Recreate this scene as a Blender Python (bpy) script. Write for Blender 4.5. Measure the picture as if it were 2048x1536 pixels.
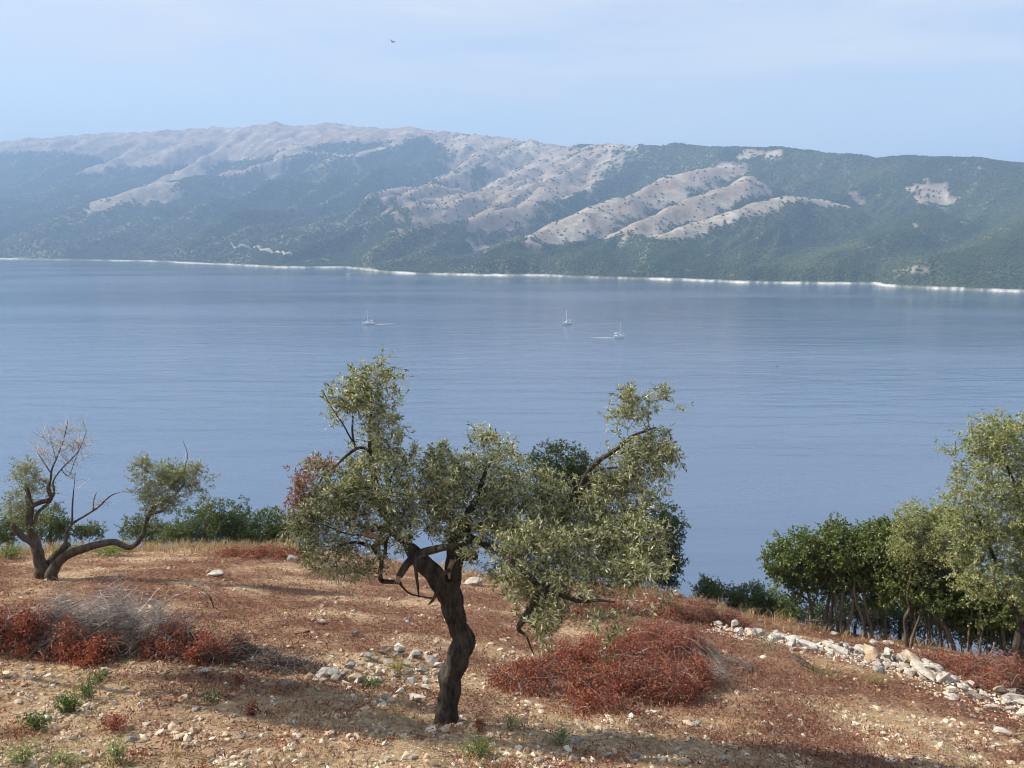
import bpy, math
import numpy as np
from mathutils import Vector, noise as mnoise

# ------------------------------------------------------------------ camera, sky, sun, exposure
SC = bpy.context.scene
for o in list(bpy.data.objects):
    bpy.data.objects.remove(o)
COL = SC.collection
H = 105.0                 # eye height above the sea (sea level is z = 0)
F = 1547.0                # focal length in pixels of a 2048-wide frame
TH = math.radians(10.9)   # downward pitch
CT, ST = math.cos(TH), math.sin(TH)

cd = bpy.data.cameras.new('camera')
cam = bpy.data.objects.new('camera', cd)
COL.objects.link(cam)
cam.location = (0, 0, H)
cam.rotation_euler = (math.pi / 2 - TH, 0, 0)
cd.sensor_width = 36
cd.lens = 36 * F / 2048
cd.clip_start = 0.1
cd.clip_end = 60000
SC.camera = cam

SUN_EL = math.radians(40)
SUN_FRONT = math.radians(9)       # sun stands to the left, a little in front of the camera
SD = Vector((-math.cos(SUN_FRONT) * math.cos(SUN_EL), math.sin(SUN_FRONT) * math.cos(SUN_EL), math.sin(SUN_EL)))
W = bpy.data.worlds.new('World')
SC.world = W
W.use_nodes = True
nt = W.node_tree
nt.nodes.clear()
N = nt.nodes.new
wo = N('ShaderNodeOutputWorld')
bg = N('ShaderNodeBackground')
bg.inputs['Strength'].default_value = 0.115
sky = N('ShaderNodeTexSky')
sky.sky_type = 'NISHITA'
sky.sun_disc = False
sky.sun_elevation = SUN_EL
sky.sun_rotation = math.atan2(SD.x, SD.y)
sky.altitude = 100
sky.air_density = 1.0
sky.dust_density = 0.6
sky.ozone_density = 2.0
tc = N('ShaderNodeTexCoord')
mp = N('ShaderNodeMapping')
mp.inputs['Scale'].default_value = (1.0, 1.0, 6.0)
mp.inputs['Rotation'].default_value = (0.12, -0.10, 0.3)
n1 = N('ShaderNodeTexNoise')
n1.inputs['Scale'].default_value = 2.2
n1.inputs['Detail'].default_value = 7
n1.inputs['Roughness'].default_value = 0.55
n1.inputs['Distortion'].default_value = 0.35
rp = N('ShaderNodeValToRGB')
rp.color_ramp.elements[0].position = 0.42
rp.color_ramp.elements[0].color = (0.46, 0.46, 0.46, 1)
rp.color_ramp.elements[1].position = 0.68
rp.color_ramp.elements[1].color = (0.95, 0.95, 0.95, 1)
mx = N('ShaderNodeMix')
mx.data_type = 'RGBA'
mx.inputs['B'].default_value = (4.70, 4.90, 5.15, 1)
L = nt.links.new
L(tc.outputs['Generated'], mp.inputs['Vector'])
L(mp.outputs['Vector'], n1.inputs['Vector'])
L(n1.outputs['Fac'], rp.inputs['Fac'])
L(rp.outputs['Color'], mx.inputs['Factor'])
L(sky.outputs['Color'], mx.inputs['A'])
L(mx.outputs['Result'], bg.inputs['Color'])
L(bg.outputs['Background'], wo.inputs['Surface'])

sl = bpy.data.lights.new('sun', 'SUN')
sl.energy = 5.0
sl.angle = math.radians(0.5)
sl.color = (1.0, 0.91, 0.79)
so = bpy.data.objects.new('sun', sl)
COL.objects.link(so)
so.rotation_euler = SD.to_track_quat('Z', 'Y').to_euler()
so.location = (-50, 10, H + 60)

SC.view_settings.view_transform = 'Standard'
SC.view_settings.look = 'None'
SC.view_settings.exposure = 0.80
SC.view_settings.gamma = 1
SC.view_settings.use_curve_mapping = False
cy = SC.cycles
cy.use_denoising = True
try:
    cy.denoiser = 'OPENIMAGEDENOISE'
    cy.denoising_input_passes = 'RGB_ALBEDO_NORMAL'
except Exception:
    pass
cy.pixel_filter_type = 'BLACKMAN_HARRIS'
cy.filter_width = 1.05
cy.use_adaptive_sampling = True
cy.adaptive_threshold = 0.015
cy.max_bounces = 6
cy.diffuse_bounces = 2
cy.glossy_bounces = 2
cy.transmission_bounces = 3
cy.volume_bounces = 0
cy.transparent_max_bounces = 6
cy.sample_clamp_indirect = 4
HAZE_DENSITY = 0.00019
HAZE_COLOR = (0.42, 0.64, 1.0)

# ------------------------------------------------------------------ helpers
def ray(px, py):
    u = (px - 1024) / F
    v = (768 - py) / F
    return (u, CT + v * ST, -ST + v * CT)

def at(px, py, Y):
    d = ray(px, py)
    s = Y / d[1]
    return np.array((d[0] * s, Y, H + d[2] * s))

def mpp(p):          # metres per photo pixel at a point
    return (p[1] * CT - (p[2] - H) * ST) / F

def _h(ix, iy, s):
    n = (ix * 374761393 + iy * 668265263 + s * 974634721) & 0xffffffff
    n = ((n ^ (n >> 13)) * 1274126177) & 0xffffffff
    return (n ^ (n >> 16)) & 0xffffffff

def pn(x, y, s=0):   # gradient noise, about -1..1
    x = np.asarray(x, float); y = np.asarray(y, float)
    ix = np.floor(x).astype(np.int64); iy = np.floor(y).astype(np.int64)
    fx = x - ix; fy = y - iy
    ux = fx ** 3 * (fx * (fx * 6 - 15) + 10); uy = fy ** 3 * (fy * (fy * 6 - 15) + 10)
    def g(dx, dy):
        a = _h(ix + dx, iy + dy, s) * (2 * math.pi / 4294967296.0)
        return np.cos(a) * (fx - dx) + np.sin(a) * (fy - dy)
    a = g(0, 0) * (1 - ux) + g(1, 0) * ux
    b = g(0, 1) * (1 - ux) + g(1, 1) * ux
    return 1.5 * (a * (1 - uy) + b * uy)

def fbm(x, y, s=0, o=4, gain=0.5):
    t = 0; a = 1.0; n = 0
    for i in range(o):
        t = t + a * pn(x, y, s + i * 17); n += a
        x = x * 2.03 + 3.1; y = y * 2.03 + 1.7; a *= gain
    return t / n

def ridged(x, y, s=0, o=4):
    t = 0; a = 1.0; n = 0
    for i in range(o):
        t = t + a * (1 - np.abs(pn(x, y, s + i * 13)) * 1.6); n += a
        x = x * 2.1 + 5.3; y = y * 2.1 + 2.9; a *= 0.45
    return t / n

def sstep(a, b, x):
    t = np.clip((x - a) / (b - a), 0, 1)
    return t * t * (3 - 2 * t)

def mesh(name, V, Fc, mat=None, attrs=None, smooth=False):
    V = np.ascontiguousarray(V, np.float32); Fc = np.ascontiguousarray(Fc, np.int32)
    m = bpy.data.meshes.new(name)
    nf, k = Fc.shape
    m.vertices.add(len(V)); m.vertices.foreach_set('co', V.ravel())
    m.loops.add(nf * k); m.loops.foreach_set('vertex_index', Fc.ravel())
    m.polygons.add(nf)
    m.polygons.foreach_set('loop_start', np.arange(0, nf * k, k, dtype=np.int32))
    m.update(calc_edges=True)
    m.polygons.foreach_set('use_smooth', np.full(nf, bool(smooth)))
    for n, a in (attrs or {}).items():
        at_ = m.attributes.new(n, 'FLOAT', 'POINT')
        at_.data.foreach_set('value', np.ascontiguousarray(a, np.float32))
    if mat is not None:
        m.materials.append(mat)
    return m

def tag(o, label=None, cat=None, group=None, kind=None):
    if label: o['label'] = label
    if cat: o['category'] = cat
    if group: o['group'] = group
    if kind: o['kind'] = kind
    return o

def obj(name, m, parent=None, loc=None, kind=None):
    o = bpy.data.objects.new(name, m)
    COL.objects.link(o)
    if parent is not None: o.parent = parent
    if loc is not None: o.location = loc
    if kind: o['kind'] = kind
    return o

def thing(name, label, cat, loc, group=None, rz=0):
    o = obj(name, None, None, loc)
    o.empty_display_size = 0.3
    o.rotation_euler.z = rz
    return tag(o, label, cat, group)

def part(name, V, Fc, mat, parent, attrs=None, smooth=False, kind=None):
    V = np.asarray(V, float) - np.array(parent.location)
    return obj(name, mesh(name, V, Fc, mat, attrs, smooth), parent, None, kind)

def tubes(P, R, S):
    """P (N,K,3), R (N,K) -> verts, quads of N tubes with S sides."""
    P = np.asarray(P, float); R = np.asarray(R, float)
    n, k, _ = P.shape
    T = np.empty_like(P)
    T[:, 1:-1] = P[:, 2:] - P[:, :-2]
    T[:, 0] = P[:, 1] - P[:, 0]; T[:, -1] = P[:, -1] - P[:, -2]
    T /= np.linalg.norm(T, axis=2, keepdims=True) + 1e-9
    mean = P[:, -1] - P[:, 0]
    ax = np.argmin(np.abs(mean), axis=1)
    ref = np.zeros((n, 1, 3)); ref[np.arange(n), 0, ax] = 1
    A = np.cross(T, np.broadcast_to(ref, T.shape))
    A /= np.linalg.norm(A, axis=2, keepdims=True) + 1e-9
    B = np.cross(T, A)
    an = np.arange(S) * 2 * math.pi / S
    V = P[:, :, None] + R[:, :, None, None] * (A[:, :, None] * np.cos(an)[None, None, :, None] + B[:, :, None] * np.sin(an)[None, None, :, None])
    i = np.arange(n)[:, None, None] * k * S; r = np.arange(k - 1)[None, :, None] * S; s = np.arange(S)[None, None, :]
    s2 = (s + 1) % S
    Q = np.stack([i + r + s, i + r + s2, i + r + S + s2, i + r + S + s], -1).reshape(-1, 4)
    return V.reshape(-1, 3), Q

class Acc:
    def __init__(self): self.V = []; self.F = []; self.n = 0; self.A = []
    def add(self, V, Fc, a=None):
        self.V.append(V); self.F.append(Fc + self.n); self.n += len(V)
        if a is not None: self.A.append(a)
    def get(self): return np.concatenate(self.V), np.concatenate(self.F)

def smooth_path(P, R, step):
    """Catmull-Rom through points, resampled."""
    P = np.asarray(P, float); R = np.asarray(R, float)
    P2 = np.vstack([2 * P[0] - P[1], P, 2 * P[-1] - P[-2]])
    out = []; rr = []
    for i in range(len(P) - 1):
        p0, p1, p2, p3 = P2[i:i + 4]
        m = max(2, int(np.linalg.norm(p2 - p1) / step) + 1)
        for t in np.linspace(0, 1, m, endpoint=False):
            out.append(0.5 * (2 * p1 + (p2 - p0) * t + (2 * p0 - 5 * p1 + 4 * p2 - p3) * t * t + (3 * p1 - p0 - 3 * p2 + p3) * t ** 3))
            rr.append(R[i] + (R[i + 1] - R[i]) * t)
    out.append(P[-1]); rr.append(R[-1])
    return np.array(out), np.array(rr)

def unit(v): return v / (np.linalg.norm(v, axis=-1, keepdims=True) + 1e-9)

def leaf_quads(pos, d, rng, length, width, droop=0.0):
    """lanceolate leaves as one quad each; d leaf directions."""
    n = len(pos)
    d = unit(d)
    r = unit(rng.normal(size=(n, 3)))
    s = unit(np.cross(d, r))
    nn = np.cross(s, d)
    L_ = (length * rng.uniform(0.7, 1.2, n))[:, None]; w = (width * rng.uniform(0.75, 1.2, n))[:, None]
    b = pos; tip = pos + d * L_ - np.array((0, 0, 1)) * (droop * L_)
    mid = pos + d * L_ * 0.5 + nn * L_ * 0.06
    V = np.stack([b, mid + s * w * 0.5, tip, mid - s * w * 0.5], 1).reshape(-1, 3)
    Q = np.arange(4 * n).reshape(n, 4)
    a = np.repeat(rng.random(n), 4)
    return V, Q, a

# ------------------------------------------------------------------ materials
def newmat(name):
    m = bpy.data.materials.new(name)
    m.use_nodes = True
    t = m.node_tree
    b = t.nodes['Principled BSDF']
    return m, t, b, t.nodes.new, t.links.new

def rampnode(t, stops, fac=None):
    r = t.nodes.new('ShaderNodeValToRGB')
    e = r.color_ramp.elements
    while len(e) < len(stops): e.new(0.5)
    for i, (p, c) in enumerate(stops):
        e[i].position = p; e[i].color = (c[0], c[1], c[2], 1)
    if fac is not None: t.links.new(fac, r.inputs['Fac'])
    return r

def noisenode(t, scale, detail=4, vec=None, rough=0.55):
    n = t.nodes.new('ShaderNodeTexNoise')
    n.inputs['Scale'].default_value = scale
    n.inputs['Detail'].default_value = detail
    n.inputs['Roughness'].default_value = rough
    if vec is not None: t.links.new(vec, n.inputs['Vector'])
    return n

def mixc(t, fac, a, b, mode='MIX'):
    m = t.nodes.new('ShaderNodeMix')
    m.data_type = 'RGBA'; m.blend_type = mode
    for s, v in (('Factor', fac), ('A', a), ('B', b)):
        if isinstance(v, (int, float)): m.inputs[s].default_value = v
        elif isinstance(v, tuple): m.inputs[s].default_value = (*v, 1)
        else: t.links.new(v, m.inputs[s])
    return m.outputs['Result']

def attrnode(t, name):
    a = t.nodes.new('ShaderNodeAttribute'); a.attribute_name = name
    return a.outputs['Fac']

def posnode(t):
    return t.nodes.new('ShaderNodeNewGeometry').outputs['Position']

def leafmat(name, stops, back, transl=0.3, rough=0.5, tcol=None):
    m, t, b, N, L = newmat(name)
    r = rampnode(t, stops, attrnode(t, 'rnd'))
    g = N('ShaderNodeNewGeometry')
    c = mixc(t, g.outputs['Backfacing'], r.outputs['Color'], back) if back else r.outputs['Color']
    L(c, b.inputs['Base Color'])
    b.inputs['Roughness'].default_value = rough
    b.inputs['Specular IOR Level'].default_value = 0.35
    tr = N('ShaderNodeBsdfTranslucent')
    tm = mixc(t, 1.0, r.outputs['Color'], tcol or (1.9, 2.0, 1.2), 'MULTIPLY')
    L(tm, tr.inputs['Color'])
    ms = N('ShaderNodeMixShader')
    ms.inputs['Fac'].default_value = transl
    L(b.outputs['BSDF'], ms.inputs[1]); L(tr.outputs['BSDF'], ms.inputs[2])
    L(ms.outputs['Shader'], t.nodes['Material Output'].inputs['Surface'])
    return m

def barkmat(name, dark, light, scale=9, bump=0.6):
    m, t, b, N, L = newmat(name)
    p = posnode(t)
    mp = N('ShaderNodeMapping'); mp.inputs['Scale'].default_value = (1, 1, 0.35)
    L(p, mp.inputs['Vector'])
    n = noisenode(t, scale, 8, mp.outputs['Vector'], 0.7)
    n2 = noisenode(t, scale * 5, 4, mp.outputs['Vector'], 0.6)
    mid = tuple(0.5 * (a + c) for a, c in zip(dark, light))
    r = rampnode(t, [(0.32, dark), (0.52, mid), (0.72, light)], n.outputs['Fac'])
    L(r.outputs['Color'], b.inputs['Base Color'])
    b.inputs['Roughness'].default_value = 0.9
    b.inputs['Specular IOR Level'].default_value = 0.15
    bp = N('ShaderNodeBump'); bp.inputs['Strength'].default_value = bump; bp.inputs['Distance'].default_value = 0.03
    ad = N('ShaderNodeMath'); ad.operation = 'ADD'
    L(n.outputs['Fac'], ad.inputs[0]); L(n2.outputs['Fac'], ad.inputs[1])
    L(ad.outputs[0], bp.inputs['Height']); L(bp.outputs['Normal'], b.inputs['Normal'])
    return m

def rockmat(name, stops, scale=6, bump=0.5):
    m, t, b, N, L = newmat(name)
    p = posnode(t)
    oi = N('ShaderNodeObjectInfo')
    n = noisenode(t, scale, 8, p, 0.65)
    r = rampnode(t, stops, n.outputs['Fac'])
    n2 = noisenode(t, scale * 6, 5, p, 0.7)
    c = mixc(t, 0.45, r.outputs['Color'], rampnode(t, [(0.3, (0.45, 0.44, 0.42)), (0.6, (1, 1, 1))], n2.outputs['Fac']).outputs['Color'], 'MULTIPLY')
    v = rampnode(t, [(0, (0.78, 0.76, 0.74)), (0.5, (1, 0.98, 0.95)), (1, (1.0, 0.9, 0.8))], oi.outputs['Random'])
    c = mixc(t, 1.0, c, v.outputs['Color'], 'MULTIPLY')
    L(c, b.inputs['Base Color'])
    b.inputs['Roughness'].default_value = 0.9
    b.inputs['Specular IOR Level'].default_value = 0.2
    bp = N('ShaderNodeBump'); bp.inputs['Strength'].default_value = bump; bp.inputs['Distance'].default_value = 0.02
    L(n2.outputs['Fac'], bp.inputs['Height']); L(bp.outputs['Normal'], b.inputs['Normal'])
    return m

def rndmat(name, stops, rough=0.85, transl=0.0):
    """plain matter whose hue differs from piece to piece."""
    if transl: return leafmat(name, stops, None, transl, rough, (1.3, 1.2, 1.0))
    m, t, b, N, L = newmat(name)
    r = rampnode(t, stops, attrnode(t, 'rnd'))
    n = noisenode(t, 60, 3, posnode(t))
    c = mixc(t, 0.5, r.outputs['Color'], rampnode(t, [(0.3, (0.6, 0.6, 0.6)), (0.7, (1.15, 1.12, 1.1))], n.outputs['Fac']).outputs['Color'], 'MULTIPLY')
    L(c, b.inputs['Base Color'])
    b.inputs['Roughness'].default_value = rough
    b.inputs['Specular IOR Level'].default_value = 0.2
    return m

M = {}
M['bark'] = barkmat('olive_bark', (0.009, 0.007, 0.0055), (0.135, 0.112, 0.09), 15, 1.0)
M['bark2'] = barkmat('grey_olive_bark', (0.035, 0.027, 0.021), (0.16, 0.13, 0.10), 9)
M['oakbark'] = barkmat('oak_bark', (0.07, 0.058, 0.046), (0.31, 0.26, 0.21), 10)
M['deadwood'] = barkmat('dead_wood', (0.12, 0.10, 0.085), (0.36, 0.32, 0.28), 14)
M['cutwood'] = barkmat('broken_wood', (0.20, 0.13, 0.08), (0.42, 0.31, 0.21), 14)
M['olive'] = leafmat('olive_leaf', [(0, (0.030, 0.038, 0.012)), (0.5, (0.110, 0.128, 0.038)), (0.85, (0.27, 0.28, 0.105)), (1, (0.43, 0.39, 0.16))], (0.46, 0.46, 0.30), 0.27, 0.34)
M['olivewarm'] = leafmat('young_olive_leaf', [(0, (0.036, 0.046, 0.011)), (0.5, (0.125, 0.148, 0.034)), (0.85, (0.27, 0.285, 0.085)), (1, (0.42, 0.38, 0.13))], (0.42, 0.44, 0.24), 0.30, 0.36)
M['oliveg'] = leafmat('grey_olive_leaf', [(0, (0.06, 0.075, 0.030)), (0.6, (0.16, 0.18, 0.075)), (1, (0.29, 0.29, 0.13))], (0.40, 0.41, 0.28), 0.28, 0.42)
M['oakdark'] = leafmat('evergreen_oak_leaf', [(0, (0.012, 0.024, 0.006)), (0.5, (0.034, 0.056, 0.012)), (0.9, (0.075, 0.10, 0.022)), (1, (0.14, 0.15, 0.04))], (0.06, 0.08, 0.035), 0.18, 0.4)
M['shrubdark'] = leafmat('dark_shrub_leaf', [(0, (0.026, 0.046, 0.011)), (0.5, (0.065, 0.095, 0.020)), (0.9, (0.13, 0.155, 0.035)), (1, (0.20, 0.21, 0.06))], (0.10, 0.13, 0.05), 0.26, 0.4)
M['oak'] = leafmat('oak_leaf', [(0, (0.024, 0.044, 0.009)), (0.5, (0.075, 0.108, 0.021)), (0.9, (0.165, 0.195, 0.042)), (1, (0.25, 0.25, 0.065))], (0.12, 0.15, 0.06), 0.25, 0.36)
M['shrub'] = leafmat('shrub_leaf', [(0, (0.030, 0.050, 0.014)), (0.6, (0.068, 0.098, 0.026)), (1, (0.13, 0.15, 0.04))], (0.09, 0.12, 0.05), 0.3, 0.5)
M['bright'] = leafmat('bright_shrub_leaf', [(0, (0.05, 0.085, 0.02)), (0.6, (0.11, 0.16, 0.03)), (1, (0.19, 0.21, 0.06))], (0.14, 0.18, 0.06), 0.35, 0.5)
M['weed'] = leafmat('weed_leaf', [(0, (0.030, 0.065, 0.014)), (0.6, (0.07, 0.125, 0.025)), (1, (0.14, 0.18, 0.05))], (0.11, 0.15, 0.06), 0.3, 0.5)
M['paleweed'] = leafmat('pale_weed_leaf', [(0, (0.13, 0.15, 0.06)), (0.6, (0.23, 0.25, 0.11)), (1, (0.33, 0.33, 0.17))], (0.25, 0.27, 0.15), 0.3, 0.6)
M['yellow'] = leafmat('yellow_bush_leaf', [(0, (0.15, 0.13, 0.03)), (0.6, (0.27, 0.23, 0.05)), (1, (0.36, 0.31, 0.09))], (0.28, 0.26, 0.09), 0.3, 0.6)
M['red'] = leafmat('withered_red_leaf', [(0, (0.065, 0.018, 0.010)), (0.5, (0.215, 0.060, 0.026)), (0.85, (0.40, 0.135, 0.055)), (1, (0.47, 0.24, 0.12))], (0.28, 0.10, 0.06), 0.25, 0.6, (1.6, 1.0, 0.8))
M['mauve'] = leafmat('withered_mauve_leaf', [(0, (0.070, 0.026, 0.018)), (0.6, (0.19, 0.084, 0.056)), (1, (0.37, 0.22, 0.135))], (0.30, 0.17, 0.12), 0.25, 0.6, (1.4, 1.1, 0.9))
M['twig'] = rndmat('twig_bark', [(0, (0.04, 0.028, 0.022)), (0.6, (0.13, 0.095, 0.075)), (1, (0.30, 0.25, 0.21))])
M['greytwig'] = rndmat('grey_twig', [(0, (0.14, 0.115, 0.095)), (0.6, (0.33, 0.285, 0.245)), (1, (0.50, 0.45, 0.39))])
M['bleached'] = rndmat('bleached_twig', [(0, (0.24, 0.22, 0.20)), (0.6, (0.50, 0.47, 0.44)), (1, (0.72, 0.69, 0.65))])
M['darktwig'] = rndmat('dark_twig', [(0, (0.035, 0.026, 0.022)), (0.7, (0.12, 0.09, 0.078)), (1, (0.26, 0.21, 0.18))])
M['olivetwig'] = rndmat('olive_twig', [(0, (0.04, 0.032, 0.025)), (0.6, (0.17, 0.14, 0.11)), (1, (0.40, 0.35, 0.28))])
M['scrub'] = rndmat('dry_scrub', [(0, (0.07, 0.026, 0.017)), (0.4, (0.18, 0.078, 0.050)), (0.75, (0.33, 0.185, 0.115)), (1, (0.52, 0.37, 0.22))], 0.85, 0.15)
M['straw'] = rndmat('straw', [(0, (0.21, 0.145, 0.075)), (0.6, (0.42, 0.31, 0.165)), (1, (0.55, 0.44, 0.26))], 0.7, 0.2)
M['greengrass'] = rndmat('green_grass', [(0, (0.06, 0.08, 0.025)), (0.6, (0.15, 0.16, 0.06)), (1, (0.27, 0.25, 0.11))], 0.7, 0.2)
M['pebble'] = rndmat('pebble', [(0, (0.26, 0.18, 0.11)), (0.4, (0.50, 0.375, 0.25)), (0.8, (0.66, 0.54, 0.40)), (1, (0.72, 0.67, 0.58))])
M['rock'] = rockmat('limestone', [(0.28, (0.18, 0.17, 0.155)), (0.46, (0.42, 0.395, 0.355)), (0.66, (0.66, 0.63, 0.575))], 7)
M['tanrock'] = rockmat('tan_stone', [(0.28, (0.24, 0.18, 0.125)), (0.48, (0.44, 0.345, 0.25)), (0.66, (0.60, 0.505, 0.40))], 9)
M['greyrock'] = rockmat('grey_stone', [(0.3, (0.13, 0.13, 0.125)), (0.5, (0.27, 0.265, 0.25)), (0.7, (0.46, 0.45, 0.42))], 8)
def plain(name, c, rough=0.5, scale=3, var=0.12):
    m, t, b, N, L = newmat(name)
    n = noisenode(t, scale, 4, posnode(t))
    lo = tuple(x * (1 - var) for x in c)
    L(rampnode(t, [(0.3, lo), (0.7, c)], n.outputs['Fac']).outputs['Color'], b.inputs['Base Color'])
    b.inputs['Roughness'].default_value = rough
    return m
M['gelcoat'] = plain('white_gelcoat', (0.80, 0.80, 0.78), 0.3)
M['alu'] = plain('mast_metal', (0.62, 0.63, 0.64), 0.35)
M['canvas'] = plain('sail_cover', (0.55, 0.57, 0.60), 0.8)
M['glassdark'] = plain('cabin_glass', (0.03, 0.035, 0.04), 0.1)
M['feather'] = plain('dark_feather', (0.018, 0.018, 0.022), 0.6)
M['plaster'] = plain('white_plaster', (0.72, 0.69, 0.63), 0.8, 0.2)
M['tile'] = plain('roof_tile', (0.38, 0.20, 0.13), 0.8, 0.4, 0.3)
M['gravelroad'] = plain('dirt_track', (0.46, 0.40, 0.33), 0.9, 0.05, 0.3)

# ------------------------------------------------------------------ near slope
RS = np.random.default_rng(11)
CTRL = [(0,1110,22),(150,1100,23),(300,1100,23.5),(590,1100,23.5),(750,1125,22.5),(893,1145,22),(1100,1168,21.5),(1330,1188,21),(1430,1250,18.3),(1600,1248,20.5),(1700,1268,20.3),(1800,1285,19.5),(2048,1330,16.2),
 (0,1160,17),(95,1157,17),(430,1145,18.3),(700,1180,17.3),(1000,1215,16.8),(1300,1240,16.5),(1490,1275,16.3),(1750,1320,14.8),(1920,1368,13.2),(2048,1425,12),
 (0,1285,11.0),(300,1292,10.9),(480,1312,10.6),(620,1350,9.9),(700,1340,10.4),(800,1375,9.8),(1000,1400,9.7),(1250,1400,10.2),(1450,1380,11.2),(1700,1440,10.2),
 (0,1330,9.9),(200,1335,9.8),(400,1340,9.6),(600,1385,9.0),(750,1415,8.7),
 (0,1400,8.4),(400,1410,8.4),(700,1450,8.1),(893,1452,8.3),(1200,1470,8.4),(1600,1480,9.1),(2048,1510,9.7),
 (0,1536,6.5),(500,1536,6.7),(1000,1536,7.0),(1500,1536,7.6),(2048,1536,9.2)]
CP = [at(*c) for c in CTRL]
for xx in (-9, -3, 3, 9):
    CP.append(np.array((xx, 0.0, H - 1.75))); CP.append(np.array((xx, -5.0, H - 1.5)))
CP = np.array(CP)
def _U(r2): return 0.5 * r2 * np.log(r2 + 1e-9)
_n = len(CP)
_D2 = ((CP[:, None, :2] - CP[None, :, :2]) ** 2).sum(-1)
_A = np.zeros((_n + 3, _n + 3))
_A[:_n, :_n] = _U(_D2) + np.eye(_n) * 0.35
_A[:_n, _n] = 1; _A[:_n, _n + 1:] = CP[:, :2]
_A[_n:, :_n] = _A[:_n, _n:].T
_W = np.linalg.solve(_A, np.concatenate([CP[:, 2], np.zeros(3)]))
def zfield(x, y):
    x = np.clip(x, -19, 15); y = np.clip(y, -5, 27)
    z = _W[_n] + _W[_n + 1] * x + _W[_n + 2] * y
    for i in range(_n):
        z = z + _W[i] * _U((x - CP[i, 0]) ** 2 + (y - CP[i, 1]) ** 2)
    return z
CREST = np.array([at(*c) for c in ((-400,1120,22),(0,1112,22.5),(300,1100,24),(590,1098,24),(893,1142,22.6),(1330,1190,21.5),(1500,1235,20.5),(1700,1268,20.4),(1900,1300,18.6),(2048,1335,16.6),(2350,1400,15))])
CREST = CREST[np.argsort(CREST[:, 0])]
def zground(x, y):
    x = np.asarray(x, float); y = np.asarray(y, float)
    zf = zfield(x, y)
    yc = np.interp(x, CREST[:, 0], CREST[:, 1]); zc = np.interp(x, CREST[:, 0], CREST[:, 2])
    zl = zc + 0.45 - 0.78 * (y - yc)
    k = 0.5
    h = np.clip(0.5 + 0.5 * (zl - zf) / k, 0, 1)
    z = zl * (1 - h) + zf * h - k * h * (1 - h)
    near = sstep(120, 30, y)
    z = z + 0.10 * fbm(x * 0.7, y * 0.7, 3, 3) + 0.035 * fbm(x * 3.1, y * 3.1, 9, 3)
    z = z + (1 - near) * 3 * fbm(x * 0.05, y * 0.05, 5, 3)
    return np.maximum(z, -8.0)
def g1(x, y): return float(zground(np.array([x]), np.array([y]))[0])
def hit(px, py):
    """where the sight line through a photo pixel meets the slope"""
    d = ray(px, py)
    ys = np.arange(4.0, 40.0, 0.05)
    s = ys / d[1]
    z = H + d[2] * s
    g = zground(d[0] * s, ys)
    i = np.argmax(z < g)
    if z[i] >= g[i]:
        k_ = ys < 24; i = int(np.argmax(np.where(k_, g - z, -1e9)))
    return np.array((d[0] * s[i], ys[i], g[i]))

def cover_mask(x, y):
    """0 bare stony soil .. 1 withered ground cover"""
    n = 1.5 * fbm(x * 0.42, y * 0.7, 21, 4) + 0.25 * fbm(x * 1.9, y * 2.2, 23, 3)
    far = sstep(9.5, 13, y)
    c = 0.14 + 0.60 * far + 0.95 * n - 0.35 * sstep(20.5, 22.5, y)
    c = c + 0.40 * sstep(0.8, 3.0, x) * sstep(7.0, 8.4, y) - 0.30 * sstep(4, 7, x) * sstep(9, 13, y)
    return np.clip(c, 0, 1)

def axis(lo, a, b, hi, fine, grow=1.18):
    mid = np.arange(a, b + 1e-6, fine)
    r = []; s = fine; v = b
    while v < hi:
        s *= grow; v += s; r.append(min(v, hi))
    l = []; s = fine; v = a
    while v > lo:
        s *= grow; v -= s; l.append(max(v, lo))
    return np.concatenate([np.array(l[::-1]), mid, np.array(r)])
gx = axis(-420, -15.5, 13.5, 420, 0.115)
gy = axis(-60, 5.2, 25.5, 210, 0.095)
GX, GY = np.meshgrid(gx, gy)
GZ = zground(GX.ravel(), GY.ravel())
def gridfaces(nx, ny):
    i = (np.arange(ny - 1)[:, None] * nx + np.arange(nx - 1)[None, :]).ravel()
    return np.stack([i, i + 1, i + nx + 1, i + nx], 1)

m, t, b, N, L = newmat('stony_soil')
p = posnode(t)
cv = attrnode(t, 'cover')
nA = noisenode(t, 1.3, 6, p, 0.6)
nB = noisenode(t, 9, 8, p, 0.7)
nC = noisenode(t, 45, 5, p, 0.7)
soil = rampnode(t, [(0.30, (0.27, 0.165, 0.085)), (0.48, (0.45, 0.325, 0.20)), (0.68, (0.62, 0.50, 0.335))], nB.outputs['Fac'])
red = rampnode(t, [(0.30, (0.070, 0.032, 0.021)), (0.5, (0.19, 0.097, 0.060)), (0.72, (0.39, 0.25, 0.155))], nB.outputs['Fac'])
ad = N('ShaderNodeMath'); ad.operation = 'MULTIPLY_ADD'
L(nC.outputs['Fac'], ad.inputs[0]); ad.inputs[1].default_value = 0.9; ad.inputs[2].default_value = -0.45
ad2 = N('ShaderNodeMath'); ad2.operation = 'ADD'; ad2.use_clamp = True
L(ad.outputs[0], ad2.inputs[0]); L(cv, ad2.inputs[1])
c = mixc(t, ad2.outputs[0], soil.outputs['Color'], red.outputs['Color'])
c = mixc(t, 0.8, c, rampnode(t, [(0.32, (0.55, 0.52, 0.5)), (0.55, (1, 1, 1)), (0.75, (1.25, 1.22, 1.18))], nC.outputs['Fac']).outputs['Color'], 'MULTIPLY')
c = mixc(t, 0.5, c, rampnode(t, [(0.35, (0.75, 0.73, 0.68)), (0.65, (1.12, 1.05, 1.0))], nA.outputs['Fac']).outputs['Color'], 'MULTIPLY')
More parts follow.
